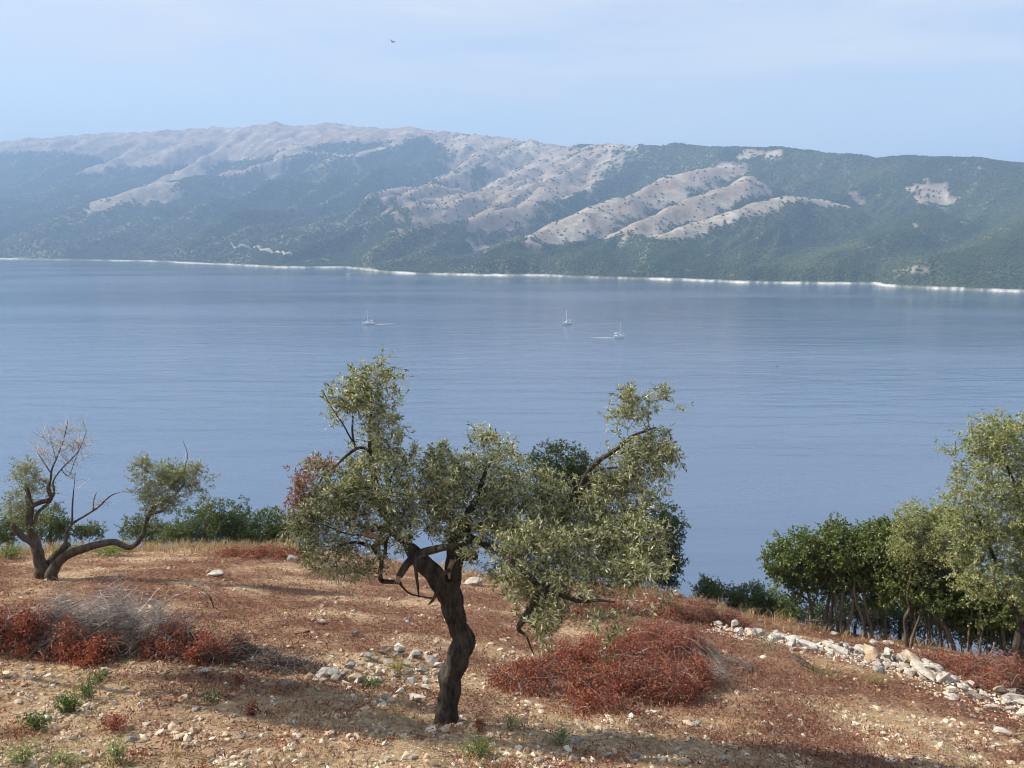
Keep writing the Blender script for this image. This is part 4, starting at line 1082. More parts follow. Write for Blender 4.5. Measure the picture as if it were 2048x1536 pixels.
# leafy understorey in the shade of the grove
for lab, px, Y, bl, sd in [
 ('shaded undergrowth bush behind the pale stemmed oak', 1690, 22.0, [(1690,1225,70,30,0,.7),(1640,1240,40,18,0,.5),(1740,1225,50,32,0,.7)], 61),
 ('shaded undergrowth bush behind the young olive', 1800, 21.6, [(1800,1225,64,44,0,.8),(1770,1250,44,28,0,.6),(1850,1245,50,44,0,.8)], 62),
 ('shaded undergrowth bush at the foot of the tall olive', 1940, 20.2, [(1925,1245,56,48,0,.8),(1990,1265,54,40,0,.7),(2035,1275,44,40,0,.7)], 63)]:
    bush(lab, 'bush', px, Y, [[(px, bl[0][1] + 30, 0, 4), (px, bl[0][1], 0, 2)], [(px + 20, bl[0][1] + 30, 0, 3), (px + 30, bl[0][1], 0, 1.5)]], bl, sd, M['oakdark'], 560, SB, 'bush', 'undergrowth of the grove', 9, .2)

# ------------------------------------------------------------------ stones
import bmesh
def stone_mesh(name, mat, seed, npts=15, fine=0):
    """an angular broken stone: the hull of scattered points, its faces chipped when seen large"""
    r = np.random.default_rng(seed)
    bm = bmesh.new()
    for _ in range(npts):
        d = unit(r.normal(size=3)) * r.uniform(.72, 1.0)
        bm.verts.new(d * np.array((1.08, .95, .78)))
    res = bmesh.ops.convex_hull(bm, input=bm.verts)
    bmesh.ops.delete(bm, geom=[g for g in res['geom_interior'] if isinstance(g, bmesh.types.BMVert)], context='VERTS')
    if fine:
        bmesh.ops.bevel(bm, geom=bm.edges[:], offset=.07, segments=1, affect='EDGES')
        bmesh.ops.triangulate(bm, faces=bm.faces[:])
        bmesh.ops.subdivide_edges(bm, edges=bm.edges[:], cuts=fine, use_grid_fill=True)
        for v in bm.verts:
            p = np.array(v.co)
            v.co = p * (1 + .10 * mnoise.noise(Vector(p * 2.1 + seed)) + .05 * mnoise.noise(Vector(p * 6.0 + seed)))
    me_ = bpy.data.meshes.new(name)
    bm.to_mesh(me_); bm.free()
    me_.materials.append(mat)
    return me_
STN = {}
for key, mat in (('w', M['rock']), ('t', M['tanrock']), ('g', M['greyrock'])):
    STN[key] = [stone_mesh('stone', mat, 10 + i + ord(key), 13 + i) for i in range(6)]
BIG = {k: [stone_mesh('stone', mat, 40 + i + ord(k), 22, 2) for i in range(3)] for k, mat in (('w', M['rock']), ('t', M['tanrock']), ('g', M['greyrock']))}
def place_stone(name, me_, loc, size, rng, parent=None, asp=None):
    o = bpy.data.objects.new(name, me_)
    COL.objects.link(o)
    if parent is not None:
        o.parent = parent
        loc = np.array(loc) - np.array(parent.location)
    o.location = loc
    a = asp or (rng.uniform(.85, 1.3), rng.uniform(.7, 1.0), rng.uniform(.6, .95))
    o.scale = tuple(size * k for k in a)
    o.rotation_euler = (rng.uniform(-.25, .25), rng.uniform(-.25, .25), rng.uniform(0, 6.28))
    return o

def boulder(label, px, py, wpx, key, seed, hk=1.0, sink=.3):
    rng = np.random.default_rng(seed)
    p = hit(px, py + wpx * .28 * hk)
    s = wpx * 0.5 * mpp(p)
    me_ = BIG[key][seed % 3]
    o = place_stone('boulder', me_, p + np.array((0, 0, s * hk * (.62 - sink))), s, rng, None, (1.0, .8, .85 * hk))
    o.rotation_euler = (rng.uniform(-.12, .12), rng.uniform(-.12, .12), rng.uniform(-.4, .4))
    return tag(o, label, 'boulder')
for i, (lab, px, py, w, k, hk) in enumerate([
 ('grey weathered boulder alone on the red slope between the two olives', 430, 1143, 40, 'w', .85),
 ('rounded pale boulder below the left edge of the old olive crown', 584, 1114, 30, 'w', .8),
 ('pale stone half hidden behind the foliage right of the old olive trunk', 946, 1160, 44, 'w', .8),
 ('small white stone on the slope above the brush pile end', 641, 1240, 26, 'w', 1.0),
 ('upright grey stone standing on the slope left of the old trunk', 711, 1263, 20, 'g', 1.8),
 ('grey stone on the grass below the tail of the brush pile', 574, 1365, 27, 'g', .9),
 ('white stone lying in the dry grass below the brush pile', 409, 1341, 26, 'w', .8),
 ('white stone near the left edge on the dry grass', 58, 1334, 22, 'w', .9),
 ('rounded stone with a dark hollow at the front of the rock heap', 712, 1352, 42, 't', 1.1),
 ('large grey boulder at the left end of the rock heap', 655, 1342, 62, 'g', .8),
 ('big white boulder at the lower end of the tumbled wall', 1902, 1355, 40, 'w', 1.0),
 ('tan boulder on top of the tumbled wall beside the red brush', 1846, 1320, 30, 't', 1.1),
 ('rounded white boulder lying on the slope below the wall at the right edge', 2003, 1458, 42, 'w', .9),
 ('white stone at the foot of the oak grove, left of its neighbour', 1748, 1282, 22, 'w', .8),
 ('flat white stone at the foot of the oak grove, right of its neighbour', 1776, 1285, 28, 'w', .6),
 ('tan block of stone on the crest beside the red brush', 1352, 1187, 30, 't', .7),
 ('white boulder at the upper end of the tumbled wall', 1497, 1258, 22, 'w', .8),
 ('small pale stone by the single dead branch near the grove', 1668, 1266, 18, 'w', .8),
 ('grey rock in the tree shadow at the bottom edge', 1270, 1512, 26, 'g', .9),
 ('rock beside the olive shadow with lichen grey top', 1390, 1445, 30, 'g', .7),
 ('dark rock ledge lying in the shadow near the pale weed', 1150, 1478, 44, 'g', .5),
 ('brown stone at the bottom edge right of the shaded rock', 1368, 1522, 30, 't', .9),
 ('tan boulder below the large wall boulder at the right edge', 2030, 1485, 28, 't', .9),
]):
    boulder(lab, px, py, w, k, i + 3, hk)

# tumbled dry wall running up the slope at the right
rng = np.random.default_rng(77)
path = [(1432,1256),(1470,1264),(1500,1272),(1560,1284),(1610,1296),(1670,1306),(1730,1320),(1790,1334),(1850,1350),(1900,1368),(1950,1388),(2000,1402),(2060,1424)]
PW = np.array([hit(*q_) for q_ in path])
wall = thing('stone_wall', 'tumbled white dry stone wall running along the slope below the oak grove', 'stone wall', tuple(PW[5]))
seg = np.concatenate([[0], np.cumsum(np.linalg.norm(np.diff(PW[:, :2], axis=0), axis=1))])
def along(s): return np.array([np.interp(s, seg, PW[:, i]) for i in range(3)])
nst = 0
for k in range(292):
    s = rng.uniform(0, seg[-1]) if k > 60 else rng.uniform(.3, .8) * seg[-1]
    p = along(s)
    fr = s / seg[-1]
    side = rng.normal(0, .38) * (1 if fr > .2 else .6)
    big = rng.random() < .22
    sz = rng.uniform(.12, .24) if big else .04 * (3.2 ** rng.random())
    x = p[0] + side * .5 + rng.normal(0, .05); y = p[1] + side * .95
    lift = max(0, .15 - abs(side) * .3) * rng.random() * (1.7 if fr > .3 else .8)
    z = g1(x, y) + sz * .3 + lift
    key = 'w' if rng.random() < .84 else ('t' if rng.random() < .5 else 'g')
    place_stone('stone', STN[key][rng.integers(6)], np.array((x, y, z)), sz, rng, wall)
nr = 3200
sr = rng.uniform(0, seg[-1], nr); pr = np.stack([np.interp(sr, seg, PW[:, i]) for i in range(3)], 1)
sd_ = rng.normal(0, .52, nr); xr = pr[:, 0] + sd_ * .5 + rng.normal(0, .06, nr); yr = pr[:, 1] + sd_ * .95
szr = .014 * 3.2 ** rng.random(nr); OVs = np.array([(1,0,0),(.2,.95,.1),(-.9,.2,0),(-.1,-1,.05),(.1,.1,.9),(0,0,-.8)], float); OFs = np.array([[0,1,4],[1,2,4],[2,3,4],[3,0,4],[1,0,5],[2,1,5],[3,2,5],[0,3,5]])
Vr = OVs[None] * (1 + rng.normal(0, .2, (nr, 6, 1))); ar = rng.uniform(0, 6.28, nr)
Vr = np.stack([Vr[..., 0] * np.cos(ar)[:, None] - Vr[..., 1] * np.sin(ar)[:, None], Vr[..., 0] * np.sin(ar)[:, None] + Vr[..., 1] * np.cos(ar)[:, None], Vr[..., 2] * .7], -1) * szr[:, None, None]
Vr += np.stack([xr, yr, zground(xr, yr) + szr * .3 + np.maximum(0, .07 - np.abs(sd_) * .14)], -1)[:, None]
part('rubble', Vr.reshape(-1, 3), (OFs[None] + (np.arange(nr) * 6)[:, None, None]).reshape(-1, 3), M['pebble'], wall, {'rnd': np.repeat(.45 + .55 * rng.random(nr), 6)}, False, 'stuff')
# heap of cleared rocks left of the old trunk
heap = thing('rock_heap', 'heap of grey and white field rocks with a yellow bush left of the old trunk', 'rock heap', tuple(hit(780, 1360)))
for (px, py, w) in [(735,1318,26),(768,1310,24),(800,1306,30),(835,1312,34),(862,1330,38),(845,1345,30),(818,1352,26),(790,1350,30),(758,1345,24),(742,1338,22),(726,1330,18),(700,1338,26),(690,1352,26),(672,1360,30),(640,1356,28),(632,1340,20),(760,1368,26),(788,1366,24),(822,1372,30),(850,1362,24),(872,1350,24),(880,1336,30),(780,1330,22),(812,1328,24),(850,1384,22),(800,1390,24),(770,1400,22),(835,1330,20),(700,1325,18),(715,1368,20),(740,1360,18),(660,1335,22),(835,1400,30),(870,1318,22),(750,1322,18),(790,1316,18),(822,1318,20),(735,1352,20),(690,1366,18),(650,1368,20)]:
    p = hit(px, py + 4); s = w * .5 * mpp(p) * rng.uniform(.8, 1.1)
    key = rng.choice(['w', 'g', 't'], p=[.36, .48, .16])
    place_stone('stone', STN[key][rng.integers(6)], p + np.array((0, 0, s * .42 + .05 * rng.random())), s, rng, heap)
for k in range(80):
    px = rng.uniform(610, 900); py = rng.uniform(1300, 1405)
    p = hit(px, py); s = rng.uniform(.02, .05)
    place_stone('stone', STN[rng.choice(['w', 't', 'g'])][rng.integers(6)], p + np.array((0, 0, s * .3)), s, rng, heap)
# a stony streak under the right arm of the olive and down the slope
spots = [(1000,1270,1120,1330,18),(1150,1195,1300,1215,22),(940,1150,980,1175,8),(1050,1440,1450,1530,34),(1500,1330,1800,1480,40),(1500,1240,1700,1270,8),(1850,1390,2048,1530,40),(0,1320,560,1530,46),(560,1430,1000,1530,34),(640,1150,900,1300,26),(300,1180,640,1290,16)]
for x0, y0_, x1, y1_, n_ in spots:
    for k in range(n_):
        p = hit(rng.uniform(x0, x1), rng.uniform(y0_, y1_)); s = rng.uniform(.028, .062) * (1.3 if p[1] > 12 else 1)
        key = rng.choice(['w', 't', 'g'], p=[.42, .46, .12])
        place_stone('stone', STN[key][rng.integers(6)], p + np.array((0, 0, s * .2)), s, rng, ground)

# ------------------------------------------------------------------ ground litter
rng = np.random.default_rng(5)
def wedge(n, y0=5.6, y1=25.0, pw=1.0, rng=rng):
    """points on the visible slope, denser near the eye"""
    u = rng.random(n)
    y = (y0 ** -pw + u * (y1 ** -pw - y0 ** -pw)) ** (-1 / pw) if pw else y0 + u * (y1 - y0)
    x = rng.uniform(-0.74, 0.72, n) * (y * 1.04 + 1.4)
    return x, y
def ico0():
    bm = bmesh.new(); bmesh.ops.create_icosphere(bm, subdivisions=1, radius=1.0)
    V = np.array([v.co[:] for v in bm.verts]); Fc = np.array([[v.index for v in f.verts] for f in bm.faces]); bm.free()
    return V, Fc
IV, IF = ico0()
def onground(x, y):
    yc = np.interp(x, CREST[:, 0], CREST[:, 1])
    return y < yc + 0.6
OV = np.array([(1,0,0),(.2,.95,.1),(-.9,.2,0),(-.1,-1,.05),(.1,.1,.9),(0,0,-.8)], float); OF = np.array([[0,1,4],[1,2,4],[2,3,4],[3,0,4],[1,0,5],[2,1,5],[3,2,5],[0,3,5]])
def pebbles(n, lo, hi, pw, thr, mat, name, squash=.6, IV=IV, IF=IF):
    x, y = wedge(n, pw=pw)
    c = cover_mask(x, y)
    dn = fbm(x * 1.3, y * 1.3, 33, 4)
    keep = onground(x, y) & (rng.random(n) < np.clip(thr + 1.5 * dn - 0.85 * c, 0.05, 1))
    x, y = x[keep], y[keep]; n = len(x)
    z = zground(x, y)
    s = lo * (hi / lo) ** (rng.random(n) ** 2.4)
    V = IV[None] * (1 + rng.normal(0, .16, (n, len(IV), 1)))
    a = rng.uniform(0, 6.28, n); ca, sa = np.cos(a), np.sin(a)
    sx = rng.uniform(.75, 1.4, n); sy = rng.uniform(.6, 1.0, n); sz = rng.uniform(.4, .8, n) * squash / .6
    X = V[..., 0] * sx[:, None]; Y = V[..., 1] * sy[:, None]; Z = V[..., 2] * sz[:, None]
    tl = rng.normal(0, .25, n)[:, None]
    Z, X = Z * np.cos(tl) + X * np.sin(tl), X * np.cos(tl) - Z * np.sin(tl)
    P = np.stack([X * ca[:, None] - Y * sa[:, None], X * sa[:, None] + Y * ca[:, None], Z], -1) * s[:, None, None]
    P += np.stack([x, y, z + s * .2], -1)[:, None]
    Fc = (IF[None] + (np.arange(n) * len(IV))[:, None, None]).reshape(-1, 3)
    obj(name, mesh(name, P.reshape(-1, 3), Fc, mat, {'rnd': np.repeat(rng.random(n), len(IV))}), kind='stuff')
    return n
npb = pebbles(44000, .006, .026, 1.1, .62, M['pebble'], 'gravel', .6, OV, OF)
npb += pebbles(20000, .018, .066, .6, .58, M['pebble'], 'small_stones')

def blades(n, mat, name, lo, hi, width, maskf, pw=1.0, lean=.6, per=5, y1=25.0):
    x, y = wedge(n, pw=pw, y1=y1)
    keep = onground(x, y) & (rng.random(n) < maskf(x, y))
    x, y = x[keep], y[keep]; n = len(x)
    z = zground(x, y)
    m_ = n * per
    b0 = np.repeat(np.stack([x, y, z - .01], 1), per, 0) + np.concatenate([rng.normal(0, .022, (m_, 2)), np.zeros((m_, 1))], 1)
    h = rng.uniform(lo, hi, m_)[:, None]
    d = unit(np.concatenate([rng.normal(0, lean, (m_, 2)), np.ones((m_, 1))], 1))
    s = unit(np.cross(d, rng.normal(size=(m_, 3)))) * (width * .5)
    bend = np.concatenate([rng.normal(0, .3, (m_, 2)), -.12 * np.ones((m_, 1))], 1) * h
    mid = b0 + d * h * .55; tip = b0 + d * h + bend
    V = np.stack([b0 - s, b0 + s, mid + s * .8, tip, mid - s * .8], 1)
    Q = np.array([[0, 1, 2, 4], [4, 2, 3, 3]])
    Vv = V.reshape(-1, 3)
    o5 = (np.arange(m_) * 5)[:, None]
    T = np.concatenate([o5 + np.array([[0, 1, 2]]), o5 + np.array([[0, 2, 4]]), o5 + np.array([[4, 2, 3]])])
    col = np.clip(np.repeat(rng.random(n) * .6, per) + rng.random(m_) * .4, 0, 1)
    obj(name, mesh(name, Vv, T, mat, {'rnd': np.repeat(col, 5)}), kind='stuff')
    return m_
def mscrub(x, y): return np.clip((cover_mask(x, y) * 1.35 - .1) * (.35 + .65 * sstep(7.5, 10, y)), 0.03, 1)
def mstraw(x, y): return np.clip(.42 + 1.7 * fbm(x * .6, y * .9, 44, 4) - .4 * cover_mask(x, y) + .8 * np.exp(-((y - 9.3) / .8) ** 2) * (x < -1), 0.02, 1)
def mgreen(x, y): return np.clip(-.12 + 1.9 * fbm(x * .5, y * .5, 54, 3) + .7 * np.exp(-((y - 8.6 - .12 * (x + 3)) / .5) ** 2) * (x < 0.2) * (x > -5.5) + .9 * (y > 21.5) * (x < -5), 0, 1)
x, y = wedge(30000, pw=.25, y1=25.0)
k = onground(x, y) & (rng.random(len(x)) < mscrub(x, y)); x, y = x[k], y[k]
per = 8
cx = np.repeat(x, per) + rng.normal(0, .10, len(x) * per); cyy = np.repeat(y, per) + rng.normal(0, .10, len(x) * per)
pos = np.stack([cx, cyy, zground(cx, cyy) + rng.uniform(.0, .07, len(cx)) * np.repeat(rng.uniform(.4, 1.3, len(x)), per)], 1)
V, Q, a = leaf_quads(pos, rng.normal(size=(len(pos), 3)) + np.array((0, 0, .25)), rng, .062, .017)
a = np.clip(np.repeat(rng.random(len(x)) * .6, per * 4) + a * .4, 0, 1)
obj('dry_ground_cover', mesh('dry_ground_cover', V, Q, M['mauve'], {'rnd': a}), kind='stuff')
n1_ = len(pos)
n2_ = blades(11500, M['straw'], 'dry_grass', .05, .17, .0062, mstraw, .6, .65, 6)
def mcrest(x, y):
    yc = np.interp(x, CREST[:, 0], CREST[:, 1]); return np.clip(np.exp(-((y - yc + .5) / .8) ** 2) * ((x < -6) * 1.0 + .35), 0, 1)
n2_ += blades(16000, M['straw'], 'tall_dry_grass', .18, .48, .012, mcrest, -3.0, .35, 5)
n3_ = blades(5200, M['greengrass'], 'green_grass', .04, .14, .006, mgreen, .8, .7, 6)
print('litter', npb, n1_, n2_, n3_)

# fallen twigs lying about, and little withered red sprigs
def litter_twigs(n, name, mat):
    x, y = wedge(n, pw=.8)
    k = onground(x, y); x, y = x[k], y[k]; n = len(x)
    a = rng.uniform(0, 6.28, n); l = rng.uniform(.06, .32, n)
    t_ = np.linspace(-.5, .5, 4)
    bx = x[:, None] + np.cos(a)[:, None] * l[:, None] * t_ + rng.normal(0, .012, (n, 4)); by = y[:, None] + np.sin(a)[:, None] * l[:, None] * t_ + rng.normal(0, .012, (n, 4))
    bz = zground(bx.ravel(), by.ravel()).reshape(n, 4) + .012 + rng.uniform(0, .03, (n, 4))
    V, Q = tubes(np.stack([bx, by, bz], -1), np.outer(rng.uniform(.0015, .0045, n), (1, .85, .7, .4)), 3)
    obj(name, mesh(name, V, Q, mat, {'rnd': np.repeat(rng.random(n), 12)}), kind='stuff')
litter_twigs(3200, 'twig_litter', M['greytwig'])
litter_twigs(2200, 'dark_twig_litter', M['twig'])
n = 1500
x, y = wedge(n, pw=.9)
k = onground(x, y) & (fbm(x * .8, y * .8, 66, 3) > -.05); x, y = x[k], y[k]
per = 26
cx = np.repeat(x, per) + rng.normal(0, .075, len(x) * per); cyy = np.repeat(y, per) + rng.normal(0, .075, len(x) * per)
pos = np.stack([cx, cyy, zground(cx, cyy) + rng.uniform(.005, .075, len(cx))], 1)
V, Q, a = leaf_quads(pos, rng.normal(size=(len(pos), 3)) + np.array((0, 0, .3)), rng, .034, .017)
obj('withered_sprigs', mesh('withered_sprigs', V, Q, M['red'], {'rnd': a}), kind='stuff')

# ------------------------------------------------------------------ brush piles
def pile_points(mounds, n, rng, gaps=True):
    """mounds: (px, py of the foot, half width m, half depth m, height m)"""
    C = []; A = []
    for px, py, rx, ry, h in mounds:
        C.append(hit(px, py)); A.append((rx, ry, h))
    C = np.array(C); A = np.array(A); w = A.prod(1) ** .67; w /= w.sum()
    n0 = n; n = int(n * 1.7)
    k = rng.choice(len(C), n, p=w)
    d = unit(rng.normal(size=(n, 3))) * (rng.random(n) ** .42)[:, None]
    d[:, 2] = np.abs(d[:, 2])
    P = C[k] + d * A[k]
    g = zground(P[:, 0], P[:, 1])
    rag = np.clip(.70 + 1.15 * fbm(P[:, 0] * 2.9, P[:, 1] * 2.9, 88, 3), .22, 1.5)
    P[:, 2] = np.maximum(g + .01, g + d[:, 2] * A[k][:, 2] * rag)
    keep = np.argsort(-(fbm(P[:, 0] * 2.2, P[:, 1] * 2.2, 91, 3) + .5 * rng.random(n)))[:n0]
    return P[keep], d[keep]
def brush_pile(label, mounds, seed, twigs, leaves, cat='brush pile', sticks=None):
    rng = np.random.default_rng(seed)
    root = thing('brush_pile', label, cat, tuple(hit(mounds[0][0], mounds[0][1])), 'piles of cut branches')
    tips = None
    for nm, mat, n, lo, hi, rad, lift in twigs:
        P, d = pile_points(mounds, n, rng)
        dr = unit(np.concatenate([rng.normal(size=(n, 2)), rng.normal(lift, .45, (n, 1))], 1))
        l = rng.uniform(lo, hi, n)[:, None]
        arc = np.concatenate([rng.normal(0, .12, (n, 2)), -np.abs(rng.normal(.12, .08, (n, 1)))], 1) * l
        a = P - dr * l * .35
        K = np.stack([a, a + dr * l * .33 + rng.normal(0, .03, (n, 3)) * l - arc * .3, a + dr * l * .68 + rng.normal(0, .03, (n, 3)) * l, a + dr * l + arc], 1)
        g = zground(K[..., 0].ravel(), K[..., 1].ravel()).reshape(n, 4)
        K[..., 2] = np.maximum(K[..., 2], g + .006)
        V, Q = tubes(K, np.outer(rng.uniform(.4, 1.3, n) * rad, (1, .85, .65, .3)), 3)
        part(nm, V, Q, mat, root, {'rnd': np.repeat(rng.random(n), 12)}, True, 'stuff')
    for nm, mat, ncl, per, spread, ln, wd, box in leaves:
        P, d = pile_points(box or mounds, ncl, rng)
        pos = np.repeat(P, per, 0) + rng.normal(0, spread, (ncl * per, 3))
        pos[:, 2] = np.maximum(pos[:, 2], zground(pos[:, 0], pos[:, 1]) + .01)
        V, Q, a = leaf_quads(pos, rng.normal(size=pos.shape) + np.array((0, 0, -.2)), rng, ln, wd)
        part(nm, V, Q, mat, root, {'rnd': np.clip(np.repeat(rng.random(ncl) * .5, per * 4) + a * .5, 0, 1)}, False, 'stuff')
    for l in sticks or []:
        Pk = []; Rk = []
        for px, py, up, r in l:
            p = hit(px, py + up); p = at(px, py, p[1]); Pk.append(p); Rk.append(r * mpp(p))
        acc, _, _ = limb_mesh([(np.array(Pk), np.array(Rk))], 6, .05, .15, seed)
        V, Q = acc.get(); part('branch', V, Q, M['bark2'] if seed == 101 else M['deadwood'], root, None, True)
    return root
LM = [(60,1300,.8,.5,.62),(170,1300,.8,.55,.75),(270,1305,.75,.55,.72),(370,1308,.7,.5,.6),(450,1318,.5,.45,.45),(0,1290,.6,.5,.6)]
TAIL = [(500,1325,.5,.4,.3),(560,1335,.45,.35,.22),(610,1345,.3,.25,.14)]
GREY = [(80,1285,.6,.35,.85),(160,1280,.55,.4,1.05),(230,1285,.6,.45,1.05),(285,1290,.5,.4,.9),(330,1300,.4,.3,.75)]
REDL = [(15,1300,.5,.45,.72),(75,1300,.32,.5,.72),(140,1312,.35,.4,.56),(195,1318,.35,.4,.52),(340,1312,.42,.4,.62),(410,1318,.4,.45,.55),(450,1318,.3,.35,.45)]
brush_pile('long heap of grey cut branches and rust red dead leaves below the split olive', LM, 101,
 [('twigs', M['twig'], 2300, .25, .7, .0042, .05), ('dark_twigs', M['darktwig'], 1900, .2, .55, .0036, .0)],
 [('withered_leaves', M['red'], 1150, 20, .05, .044, .024, REDL)],
 sticks=[[(385,1170,110,1.2),(405,1178,110,1.5),(420,1195,95,1.4),(428,1215,70,1.2)],[(425,1320,0,1.4),(455,1290,30,1.4),(478,1268,50,1)],[(250,1225,60,1.4),(262,1250,40,1.2)]])
brush_pile('pale grey heap of fine dry twigs on top of the long brush heap', GREY, 102,
 [('twigs', M['greytwig'], 2300, .25, .7, .0042, .45), ('pale_twigs', M['bleached'], 1900, .25, .75, .0040, .5)], [])
brush_pile('dark low tail of thin twigs at the right end of the long brush heap', TAIL, 103,
 [('twigs', M['darktwig'], 1900, .2, .5, .0034, .05), ('pale_twigs', M['greytwig'], 500, .15, .4, .003, .1)],
 [('withered_leaves', M['mauve'], 60, 14, .05, .036, .018, None)])
RM = [(1050,1372,.55,.55,.26),(1120,1385,.65,.6,.40),(1215,1398,.75,.6,.46),(1305,1392,.75,.6,.60),(1365,1368,.6,.5,.56),(1270,1335,.75,.6,.55),(1160,1335,.7,.6,.36),(1190,1420,.7,.35,.2),(1345,1315,.6,.5,.58),(1300,1290,.7,.6,.45),(1220,1300,.7,.6,.3),(1080,1345,.5,.4,.2)]
RM = [(a_, b_, c_, d_, e_ * 1.22) for a_, b_, c_, d_, e_ in RM]
brush_pile('large rust red heap of withered leafy branches right of the old olive trunk', RM, 105,
 [('twigs', M['twig'], 1500, .25, .8, .0040, .25), ('pale_twigs', M['greytwig'], 380, .25, .7, .0040, .35)],
 [('withered_leaves', M['red'], 2700, 20, .055, .042, .023, None), ('tan_leaves', M['mauve'], 260, 14, .06, .04, .02, None)],
 sticks=[[(1125,1375,10,3),(1150,1368,20,3),(1185,1352,30,2)],[(1270,1310,40,2.4),(1300,1296,50,2)],[(1180,1400,6,2.4),(1240,1390,12,2.4),(1290,1380,20,1.6)]])
brush_pile('thin grey twig scatter spilling from the right side of the large red heap', [(1420,1360,.5,.5,.28),(1455,1330,.5,.45,.18),(1400,1320,.4,.4,.35)], 107,
 [('twigs', M['greytwig'], 900, .2, .6, .0036, .15), ('dark_twigs', M['twig'], 500, .2, .5, .0036, .1)],
 [('withered_leaves', M['red'], 70, 14, .06, .04, .02, None)])
brush_pile('red brown brush heap on the bank edge above the tumbled wall', [(1360,1240,.7,.6,.6),(1410,1246,.7,.6,.58),(1460,1252,.5,.5,.42),(1320,1225,.5,.5,.4)], 109,
 [('twigs', M['twig'], 1300, .25, .7, .0052, .2), ('pale_twigs', M['scrub'], 1100, .2, .6, .005, .25)],
 [('withered_leaves', M['red'], 820, 18, .07, .048, .025, None)])
brush_pile('rust red brush heap behind the wall below the tall right olive', [(1870,1330,.6,.4,.36),(1920,1345,.7,.5,.5),(1970,1360,.7,.5,.58),(2020,1378,.7,.5,.6),(2060,1392,.6,.5,.55),(1990,1390,.6,.3,.36)], 111,
 [('twigs', M['twig'], 1300, .25, .65, .0045, .15), ('pale_twigs', M['greytwig'], 420, .2, .6, .004, .2)],
 [('withered_leaves', M['red'], 1250, 18, .06, .044, .024, None)],
 sticks=[[(1845,1315,10,2.2),(1838,1300,20,2.2),(1830,1288,30,1.6)],[(1972,1320,20,2),(1985,1300,40,1.8),(1988,1285,55,1.2)],[(1960,1330,15,2.2),(1985,1312,30,1.6)]])
brush_pile('dark red low scrub heap on the crest between shrubs and old olive', [(490,1112,.9,.6,.28),(540,1112,.9,.6,.3),(585,1116,.7,.6,.26)], 113,
 [('twigs', M['scrub'], 900, .2, .5, .006, .2)], [('withered_leaves', M['red'], 420, 16, .07, .05, .026, None)])
brush_pile('faded red brush heap half hidden under the hanging boughs of the old olive', [(1240,1225,.8,.6,.32),(1180,1235,.6,.5,.25)], 115,
 [('twigs', M['twig'], 600, .25, .6, .005, .2)], [('withered_leaves', M['red'], 330, 16, .07, .046, .024, None)])

# a bleached dead branch and a charred log
def stick(name, label, cat, pts, mat, sides=8, seed=1):
    Pk = []; Rk = []
    for px, py, up, r in pts:
        p = hit(px, py + up); p = at(px, py, p[1]); Pk.append(p); Rk.append(r * mpp(p))
    acc, _, _ = limb_mesh([(np.array(Pk), np.array(Rk))], sides, .03, .18, seed)
    V, Q = acc.get()
    c0 = np.array(Pk[0])
    o = obj(name, mesh(name, V - c0, Q, mat, None, True), None, tuple(c0))
    return tag(o, label, cat)
stick('dead_branch', 'bleached dead branch curving over the ground in front of the leftmost oak', 'branch', [(1612,1243,18,1.6),(1640,1242,20,2.2),(1660,1240,22,2.4),(1676,1244,20,2.6),(1677,1262,2,2.4)], M['deadwood'])
stick('fallen_log', 'short dark charred log lying beside the upper part of the wall', 'log', [(1588,1312,4,5),(1602,1322,4,6.5),(1616,1332,4,7),(1630,1340,4,5)], M['bark'], 10)
stick('dead_branch', 'dark crooked stick lying on the dry grass below the long brush heap', 'branch', [(560,1262,0,1.4),(590,1268,0,2),(620,1262,2,1.6)], M['bark'])

# ------------------------------------------------------------------ small plants
def plant(name, label, cat, px, py, wpx, hpx, matk, seed, n=240, ll=.045, lw=.022, stems=8, group=None, up=.6):
    rng = np.random.default_rng(seed)
    p = hit(px, py); s = mpp(p)
    rx, h = wpx * .5 * s, hpx * s
    root = thing(name, label, cat, tuple(p), group)
    a = rng.uniform(0, 6.28, stems); rr = rng.uniform(.2, 1, stems) * rx
    tip = np.stack([p[0] + np.cos(a) * rr, p[1] + np.sin(a) * rr * .8, p[2] + h * rng.uniform(.5, 1, stems)], 1)
    b = np.repeat(p[None], stems, 0) + rng.normal(0, rx * .15, (stems, 3)) * np.array((1, 1, 0))
    K = np.stack([b, b + (tip - b) * .4 + np.array((0, 0, .08)) * h, tip], 1)
    V, Q = tubes(K, np.tile((.004, .003, .0015), (stems, 1)), 4)
    part('stems', V, Q, M['olivetwig'], root, {'rnd': np.repeat(rng.random(stems), 12)}, True)
    k = rng.integers(0, stems, n); u = rng.uniform(.15, 1.05, n)[:, None]
    pos = K[k, 0] + (K[k, 2] - K[k, 0]) * u + rng.normal(0, 1, (n, 3)) * np.array((rx * .28, rx * .25, h * .12))
    pos[:, 2] = np.maximum(pos[:, 2], zground(pos[:, 0], pos[:, 1]) + .008)
    V, Q, at_ = leaf_quads(pos, rng.normal(size=(n, 3)) + np.array((0, 0, up)), rng, ll, lw)
    part('leaves', V, Q, M[matk], root, {'rnd': at_}, False, 'stuff')
    return root
